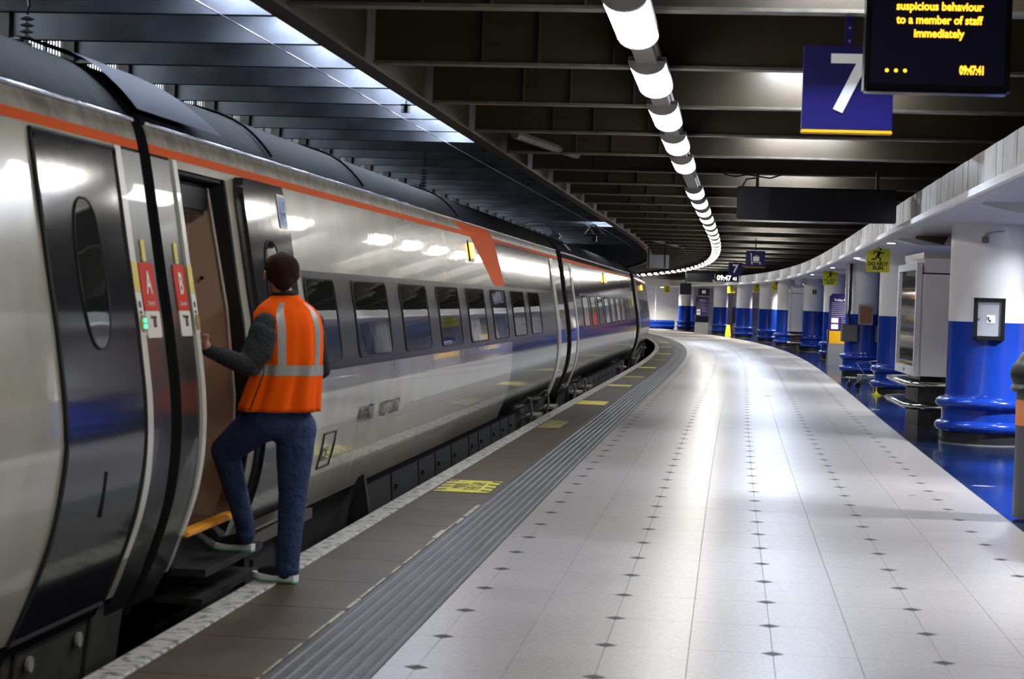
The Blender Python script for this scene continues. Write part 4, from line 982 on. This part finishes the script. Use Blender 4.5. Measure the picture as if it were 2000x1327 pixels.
# gangway between A and B
def bellows(t, u0, u1, m, m2):
    for z0, z1, mm, nm in ((-.05, 1.8, m2, 'gangway_bellows'), (1.8, 2.829, m, 'gangway_cover')):
        half = [(lat(z)-.09, z-.02) for z in zs_(z0, z1, .06)]; prof = half+[(-2.74-x, z) for x, z in half[::-1]]; n = len(prof)
        b = MB(); b.add([(x, u, z) for u in (u0, u1) for x, z in prof], [(i, i+1, n+i+1, n+i) for i in range(n-1)]+[tuple(range(n))[::-1], tuple(range(n, 2*n))]); b.build(nm, mm, t, smooth=40)
bellows(tB, ub(9.312), ub(9.47), M_NAVY, M_RUBBER)
ld = bpy.data.lights.new('vestibule_light', 'AREA'); ld.energy = 22.0; ld.size = .3; ld.color = (1., .88, .72)
lo = bpy.data.objects.new('vestibule_light', ld); C.objects.link(lo); lo.parent = tB; lo.location = (-.75, ub(10.1), 2.16)

# ---- carriages C, D, E
def rear_carriage(s0, s1, label, num=None, d=-.17, d1=None):
    t, L = carriage(s0, s1, label, d, d1); body(t, L)
    patch('window_band', [(z, 2.6, L-2.6) for z in zs_(1.07, 1.74, .06)], M_TBAND, t, .0015, 10, .004)
    for i in range(8): window(3.0+1.95*i, 4.35+1.95*i, t)
    for a, c in ((.0, 1.1), (L-1.0, L)):
        patch('end_panel', [(z, a, c) for z in zs_(.05, 2.25, .06)], MATS['end_silver'], t, .004, 3, .02)
    patch('door', rrows(1.5, 2.45, .2, 2.24, .06), M_TDARK, t, .012, 4, .02)
    patch('edge_strip', [(z, 1.15, 1.45) for z in zs_(.1, 2.25, .06)], M_TSTRIP, t, .014, 3, .02)
    al = patch('amber_lamp_frame', rrows(9.6, 10.3, 1.99, 2.22, .03, 3), M_DARKFRAME, t, .012, 3, .012)
    patch('amber_lamp', rrows(9.7, 10.2, 2.03, 2.19, .03, 3), M_AMBER, al, .030, 3, .015)
    if num: text(num, .22, M_LABELW, t, Matrix.Translation((lat(2.56)+.03, 2.6, 2.56)) @ Matrix.Rotation(-.72, 4, 'Y') @ SIDE, 'number', sx=2.2, bold=.004)
    for s in (2.6, 5.0, L-4.0):
        b = MB(); b.box(-.22, -.05, s, s+.9, -.10, -.06); b.tube([(-.12, s-.3, .1), (-.10, s-.25, 0), (-.16, s-.2, -.4)], .025, 6); b.build('footstep', M_TRUNKEND, t)
    bellows(t, -.85, -.01, M_RUBBER, M_RUBBER)
    underframe(t, L, [(0, 2.)])
rear_carriage(32.0, 53.0, 'dark third carriage numbered 803, beyond the second gangway', '803', -.15, -.2)
rear_carriage(54.1, 75.0, 'farthest carriage, just its bright side showing before the bend', None, -.16, -.2)

# ================================================================== THE MAN
def sight(px, py, Y):
    a, b_ = px-1000.0, py-663.5; c, s = math.cos(ROLL), math.sin(ROLL)
    u = (a*c+b_*s)/3700.; v = -(-a*s+b_*c)/3700.
    dy = math.cos(PITCH)+v*math.sin(PITCH); dz = -math.sin(PITCH)+v*math.cos(PITCH)
    k = Y/dy; return Vector((u*k, Y, 1.6+dz*k))
FOOT = Vector((-1.24, 10.35, 0.006))
MAN = thing('person', Matrix.Translation(FOOT), 'man in an orange reflective vest and blue jeans stepping into the open train door', 'person')
def P(px, py, Y): return sight(px, py, Y)-FOOT
def capsule_mesh(caps, n=14):
    bm = bmesh.new()
    for p0, r0, p1, r1 in caps:
        p0, p1 = Vector(p0), Vector(p1); steps = max(2, int((p1-p0).length/.02)+1)
        rings = []
        ax = (p1-p0); L = ax.length; ax = ax.normalized() if L > 1e-5 else Vector((0, 0, 1))
        u = ax.orthogonal().normalized(); v = ax.cross(u); prof = []
        for i in range(5): a = math.pi/2*(1-i/5); prof.append((-math.sin(a)*r0, math.cos(a)*r0+1e-4))
        for i in range(steps+1): prof.append((L*i/steps, r0+(r1-r0)*i/steps))
        for i in range(1, 6): a = math.pi/2*i/5; prof.append((L+math.sin(a)*r1, math.cos(a)*r1+1e-4))
        for h, r in prof: rings.append([bm.verts.new(p0+ax*h+(u*math.cos(2*math.pi*k/n)+v*math.sin(2*math.pi*k/n))*r) for k in range(n)])
        for i in range(len(rings)-1):
            for k in range(n): bm.faces.new((rings[i][k], rings[i][(k+1) % n], rings[i+1][(k+1) % n], rings[i+1][k]))
        bm.faces.new(rings[0][::-1]); bm.faces.new(rings[-1])
    bmesh.ops.recalc_face_normals(bm, faces=bm.faces)
    me = bpy.data.meshes.new('caps'); bm.to_mesh(me); bm.free(); return me
def blob(name, caps, m, parent, vox=.014, smooth=6, fac=.6):
    me = capsule_mesh(caps); o = bpy.data.objects.new('tmp', me); C.objects.link(o)
    r = o.modifiers.new('r', 'REMESH'); r.mode = 'VOXEL'; r.voxel_size = vox; r.use_smooth_shade = True
    sm = o.modifiers.new('s', 'SMOOTH'); sm.iterations = smooth; sm.factor = fac
    bpy.context.view_layer.update()
    nm = bpy.data.meshes.new_from_object(o.evaluated_get(bpy.context.evaluated_depsgraph_get()))
    bpy.data.objects.remove(o); nm.materials.clear(); nm.materials.append(m)
    for p in nm.polygons: p.use_smooth = True
    return link(nm, name, parent)
YAW = math.radians(38); FW = Vector((-math.sin(YAW), math.cos(YAW), 0)); LF = Vector((-math.cos(YAW), -math.sin(YAW), 0)); UP = Vector((0, 0, 1))
chest = P(562, 650, 10.38); pelv = P(543, 812, 10.40); neckb = P(556, 588, 10.38)
headc = P(549, 536, 10.36)
shL = P(518, 628, 10.24); elL = P(484, 716, 10.12); wrL = P(405, 684, 9.98); hdL = P(397, 662, 9.95)
shR = P(608, 634, 10.50); elR = P(628, 722, 10.52); wrR = P(560, 742, 10.75)
hipL = P(505, 828, 10.38); knL = P(440, 880, 10.46); anL = P(480, 1032, 10.62)
hipR = P(578, 838, 10.44); knR = P(572, 962, 10.40); anR = P(562, 1102, 10.36)
HY = math.radians(22); HF = Vector((-math.sin(HY), math.cos(HY), 0)); HL = Vector((-math.cos(HY), -math.sin(HY), 0))
skin_caps = [(pelv+UP*.02-LF*.05, .11, chest, .12), (pelv+UP*.02+LF*.05, .11, chest, .12), (chest, .11, neckb, .06), (neckb-UP*.02, .058, headc-UP*.06, .055),
    (headc+UP*.015-HF*.012, .084, headc+UP*.015+HF*.018, .080), (headc-UP*.045+HF*.015, .062, headc-UP*.055+HF*.045, .048), (headc-UP*.02+HF*.085, .012, headc-UP*.028+HF*.104, .012),
    (chest+UP*.09, .06, shL, .045), (shL, .048, elL, .038), (elL, .038, wrL, .027), (chest+UP*.09, .06, shR, .045), (shR, .048, elR, .038), (elR, .038, wrR, .027), (wrR, .03, wrR+FW*.09, .022),
    (pelv, .1, hipL, .08), (hipL, .08, knL, .055), (knL, .055, anL, .036), (pelv, .1, hipR, .08), (hipR, .08, knR, .055), (knR, .055, anR, .036),
    (anL, .036, anL-UP*.06, .035), (anR, .036, anR-UP*.06, .035)]
BODY = blob('body', skin_caps, M_SKIN, MAN, .012, 4)
for e in (-1, 1):
    ec = headc-UP*.010+HL*e*.090-HF*.005
    b_ = blob('ear', [(ec+UP*.022, .010, ec-UP*.018+FW*.004, .008), (ec+UP*.02-FW*.014+LF*e*.008, .009, ec-FW*.010+LF*e*.006-UP*.004, .008)], M_SKIN, MAN, .004, 2)
for e in (-1, 1):
    q = headc+UP*.002+HF*.080+HL*e*.030; b = MB(); b.lathe([(.0001, -.011), (.008, -.008), (.011, 0), (.008, .008), (.0001, .011)], 10); b.build('eye', M_SIGNWHITE, MAN, smooth=60, M=Matrix.Translation(q))
blob('mouth', [(headc-UP*.062+HF*.080+HL*.02, .006, headc-UP*.062+HF*.080-HL*.02, .006)], mat('lips', (.35, .12, .09), .5), MAN, .004, 1)
hair = [(headc+UP*.030-HF*.022+HL*.012, .086, headc+UP*.034+HF*.02+HL*.01, .080), (headc+UP*.030-HF*.022-HL*.012, .086, headc+UP*.034+HF*.02-HL*.01, .080), (headc-UP*.035-HF*.050, .058, headc+UP*.01-HF*.036, .074),
        (headc-UP*.005+HL*.045-HF*.030, .048, headc+UP*.03+HL*.040+HF*.02, .048), (headc-UP*.005-HL*.045-HF*.030, .048, headc+UP*.03-HL*.040+HF*.02, .048), (headc+UP*.062+HF*.05, .045, headc+UP*.075, .050)]
blob('hair', hair, M_HAIR, MAN, .009, 3)
# hand gripping the door edge: palm, four curled fingers, thumb
wd = (hdL-wrL).normalized(); ud = UP; inn = Vector((-.35, .9, .1)).normalized(); hand = [(wrL, .026, wrL+wd*.035, .026)]
pb = wrL+wd*.045
for i, L in enumerate((.030, .036, .034, .026)):
    o_ = pb+Vector((.020, .0, .0))*(i-1.5)*.9+Vector((0, 0, 1))*(.012+.002*i)
    k0 = pb+Vector((.3, .2, 1)).normalized()*.028+Vector((-.003, .010, .0))*(i-1.5)*2.2+UP*.010*(1.5-i)*.6
    hand.append((pb+Vector((-.002, .008, 0))*(i-1.5)*1.6, .013, k0, .0115))
    k1 = k0+Vector((-.020, .006, .006))*(L/.034); hand.append((k0, .0105, k1, .0095)); k2 = k1+Vector((-.010, .004, -.018)); hand.append((k1, .0095, k2, .008))
th0 = pb+Vector((-.012, -.014, -.004)); th1 = th0+Vector((-.018, -.010, .020)); hand += [(pb, .015, th0, .013), (th0, .012, th1, .010), (th1, .010, th1+Vector((-.010, .006, .018)), .0085)]
blob('hand', hand, M_SKIN, MAN, .0045, 2)
# sweater
sw = [(chest+LF*.06-UP*.14, .11, chest+LF*.07+UP*.04, .105), (chest-LF*.06-UP*.14, .11, chest-LF*.07+UP*.04, .105), (chest+UP*.1, .085, neckb-UP*.005, .062),
      (chest+UP*.06+FW*.05, .06, shL+FW*.01-UP*.015, .062), (shL-UP*.015, .066, elL+(shL-elL)*.3, .066), (elL+(shL-elL)*.3, .068, elL, .056), (elL, .056, elL+(wrL-elL)*.5, .050), (elL+(wrL-elL)*.5, .050, wrL, .036),
      (chest+UP*.10, .075, shR, .076), (shR, .074, elR, .054), (elR, .054, wrR, .036)]
blob('sweater', sw, M_SWEAT, MAN, .012, 5)
b = MB(); b.tube([neckb+UP*.030+LF*.066*math.cos(a)+FW*(.066*math.sin(a)+.01)+UP*.012*math.sin(a)*-1 for a in [2*math.pi*i/16 for i in range(16)]], .016, 8, closed=True); b.build('collar', M_SWEAT, MAN, smooth=60)
# jeans
jn = [(pelv+LF*.07, .125, pelv+LF*.05+UP*.06, .115), (pelv-LF*.07, .125, pelv-LF*.05+UP*.06, .115), (pelv+LF*.05-UP*.02, .12, hipL, .115), (hipL, .112, hipL+(knL-hipL)*.5, .100), (hipL+(knL-hipL)*.5, .100, knL, .082), (knL, .080, knL+(anL-knL)*.4, .070),
      (knL+(anL-knL)*.4, .070, anL-UP*.0, .054), (anL, .054, anL-UP*.035+FW*0, .056), (pelv-LF*.05-UP*.02, .12, hipR, .118), (hipR, .115, hipR+(knR-hipR)*.5, .102), (hipR+(knR-hipR)*.5, .102, knR, .082),
      (knR, .082, knR+(anR-knR)*.45, .072), (knR+(anR-knR)*.45, .072, anR, .066), (anR, .066, anR-UP*.03, .068)]
blob('jeans', jn, M_JEAN, MAN, .012, 5)
# shoes
def shoe(heel, toe, lift, nm):
    ax = (toe-heel); L = ax.length; ax.normalize(); sd = ax.cross(UP).normalized(); z0 = heel.z
    up = [(heel+ax*.05+UP*.058, .040, heel+ax*.13+UP*.052, .040), (heel+ax*.13+UP*.05, .042, heel+ax*(L-.06)+UP*.040, .032), (heel+ax*.05+UP*.07, .038, heel+ax*.07+UP*.10, .036), (heel+ax*.15+UP*.045+sd*.012, .036, heel+ax*(L-.07)+UP*.036+sd*.012, .030)]
    s_ = blob(nm, up, M_SHOE, MAN, .008, 3)
    out = []
    for t_, wd_ in ((0, .012), (.03, .030), (.10, .034), (.3, .033), (.5, .036), (.72, .044), (.88, .036), (.96, .022), (1., .008)): out.append((t_*L, wd_))
    pl = [(a, w_) for a, w_ in out]+[(a, -w_) for a, w_ in out[::-1]]
    for zlo, zhi, m, nm2, e in ((0, .010, M_MINT, 'outsole', 1.0), (.010, .034, M_SOLE, 'midsole', 1.06)):
        bb = MB(); n = len(pl)
        def pt(a, w_, z): return heel+ax*a+sd*w_*e+UP*(z+ (.012*(a/L-.75)*4 if a/L > .75 else 0) + (.008*(1-a/L/.2) if a/L < .2 and z > .02 else 0))
        bb.add([pt(a, w_, zlo) for a, w_ in pl]+[pt(a, w_, zhi) for a, w_ in pl], [tuple(range(n))[::-1], tuple(range(n, 2*n))]+[(i, (i+1) % n, n+(i+1) % n, n+i) for i in range(n)])
        bb.build(nm2, m, s_, smooth=40)
hR = P(580, 1143, 10.33); hR.z = 0; tR = Vector((hR.x-.255, hR.y+.10, 0)); shoe(hR, tR, 0, 'shoe')
hL_ = P(497, 1066, 10.66); zL = .126-FOOT.z; hL_.z = zL; tL = Vector((hL_.x-.26, hL_.y+.06, zL)); shoe(hL_, tL, 0, 'shoe')
# vest: lofted shell
LV = [(574, 556, .070, .066), (584, 557, .085, .072), (592, 558, .125, .085), (602, 559, .165, .100), (616, 560, .190, .118), (640, 562, .198, .132), (680, 561, .198, .140), (712, 560, .192, .142), (728, 559, .194, .143), (745, 556, .200, .146), (775, 550, .212, .152), (803, 545, .226, .158)]
def vest_pt(f, ph, off=0.):
    f = max(0, min(len(LV)-1.0001, f)); i = int(f); t_ = f-i
    py, cx, a, b2 = [LV[i][k]*(1-t_)+LV[i+1][k]*t_ for k in range(4)]
    c = P(cx, py, 10.39); k = f/(len(LV)-1)
    fold = (.004+.010*k*k)*(math.sin(7*ph+3*k)+.6*math.sin(13*ph+1.3-2*k)) if k > .3 else 0
    sag = .025*math.sin(ph)*(1-k)     # back neckline dips
    return c+LF*math.cos(ph)*(a+off+fold)+FW*math.sin(ph)*(b2+off+fold)+UP*sag*0
NPH = 72; b = MB(); vs = []; fs = []; NF = 34
for j in range(NF+1):
    f = (len(LV)-1)*j/NF
    for k in range(NPH): vs.append(vest_pt(f, 2*math.pi*k/NPH))
cL = shL+(elL-shL)*.42+LF*.02; 
for j in range(NF):
    for k in range(NPH):
        k2 = (k+1) % NPH; q = [j*NPH+k, j*NPH+k2, (j+1)*NPH+k2, (j+1)*NPH+k]
        fs.append(tuple(q))
b.add(vs, fs); VEST = b.build('vest', M_VEST, MAN, smooth=80)
so = VEST.modifiers.new('s', 'SOLIDIFY'); so.thickness = .006; so.offset = 1
def tape(f0, f1, ph0, ph1, name='reflective_tape', nf=10, nph=24, off=.0085):
    b = MB(); vs = []; fs = []
    for j in range(nf+1):
        for k in range(nph+1):
            t_ = j/nf; f = (f0[0] if isinstance(f0, tuple) else f0)+((f1)-(f0[0] if isinstance(f0, tuple) else f0))*t_
            a0 = ph0(t_) if callable(ph0) else ph0; a1 = ph1(t_) if callable(ph1) else ph1
            vs.append(vest_pt(f, a0+(a1-a0)*k/nph, off))
    for j in range(nf):
        for k in range(nph): q = j*(nph+1)+k; fs.append((q, q+1, q+nph+2, q+nph+1))
    b.add(vs, fs); return b.build(name, M_REFL, VEST, smooth=80)
tape(7.0, 8.25, -math.pi*1.02, math.pi*.98, nph=72, nf=3)
# back verticals: angle measured from the wearer's left, -pi/2 is the middle of the back
tape(1.9, 7.0, lambda t_: -1.12-.02*t_, lambda t_: -.90-.0*t_, nf=12, nph=4)
tape(1.9, 7.0, lambda t_: -2.34-.07*t_, lambda t_: -2.12-.02*t_, nf=12, nph=4)
b = MB(); b.tube([vest_pt(f, -.42-.03*math.sin(f), .012) for f in (7.2, 8, 9, 10, 10.9)], .004, 5); b.build('side_cord', M_BLACK, VEST)
# left armhole: dark sleeve root set over the vest
ah = [(P(516, 640, 10.225), .044, P(519, 658, 10.20), .062), (P(519, 658, 10.20), .062, P(512, 690, 10.17), .060), (P(512, 690, 10.17), .058, P(494, 706, 10.13), .052), (P(508, 650, 10.20), .066, P(505, 690, 10.16), .062)]
blob('sleeve_root', ah, M_SWEAT, MAN, .010, 12)
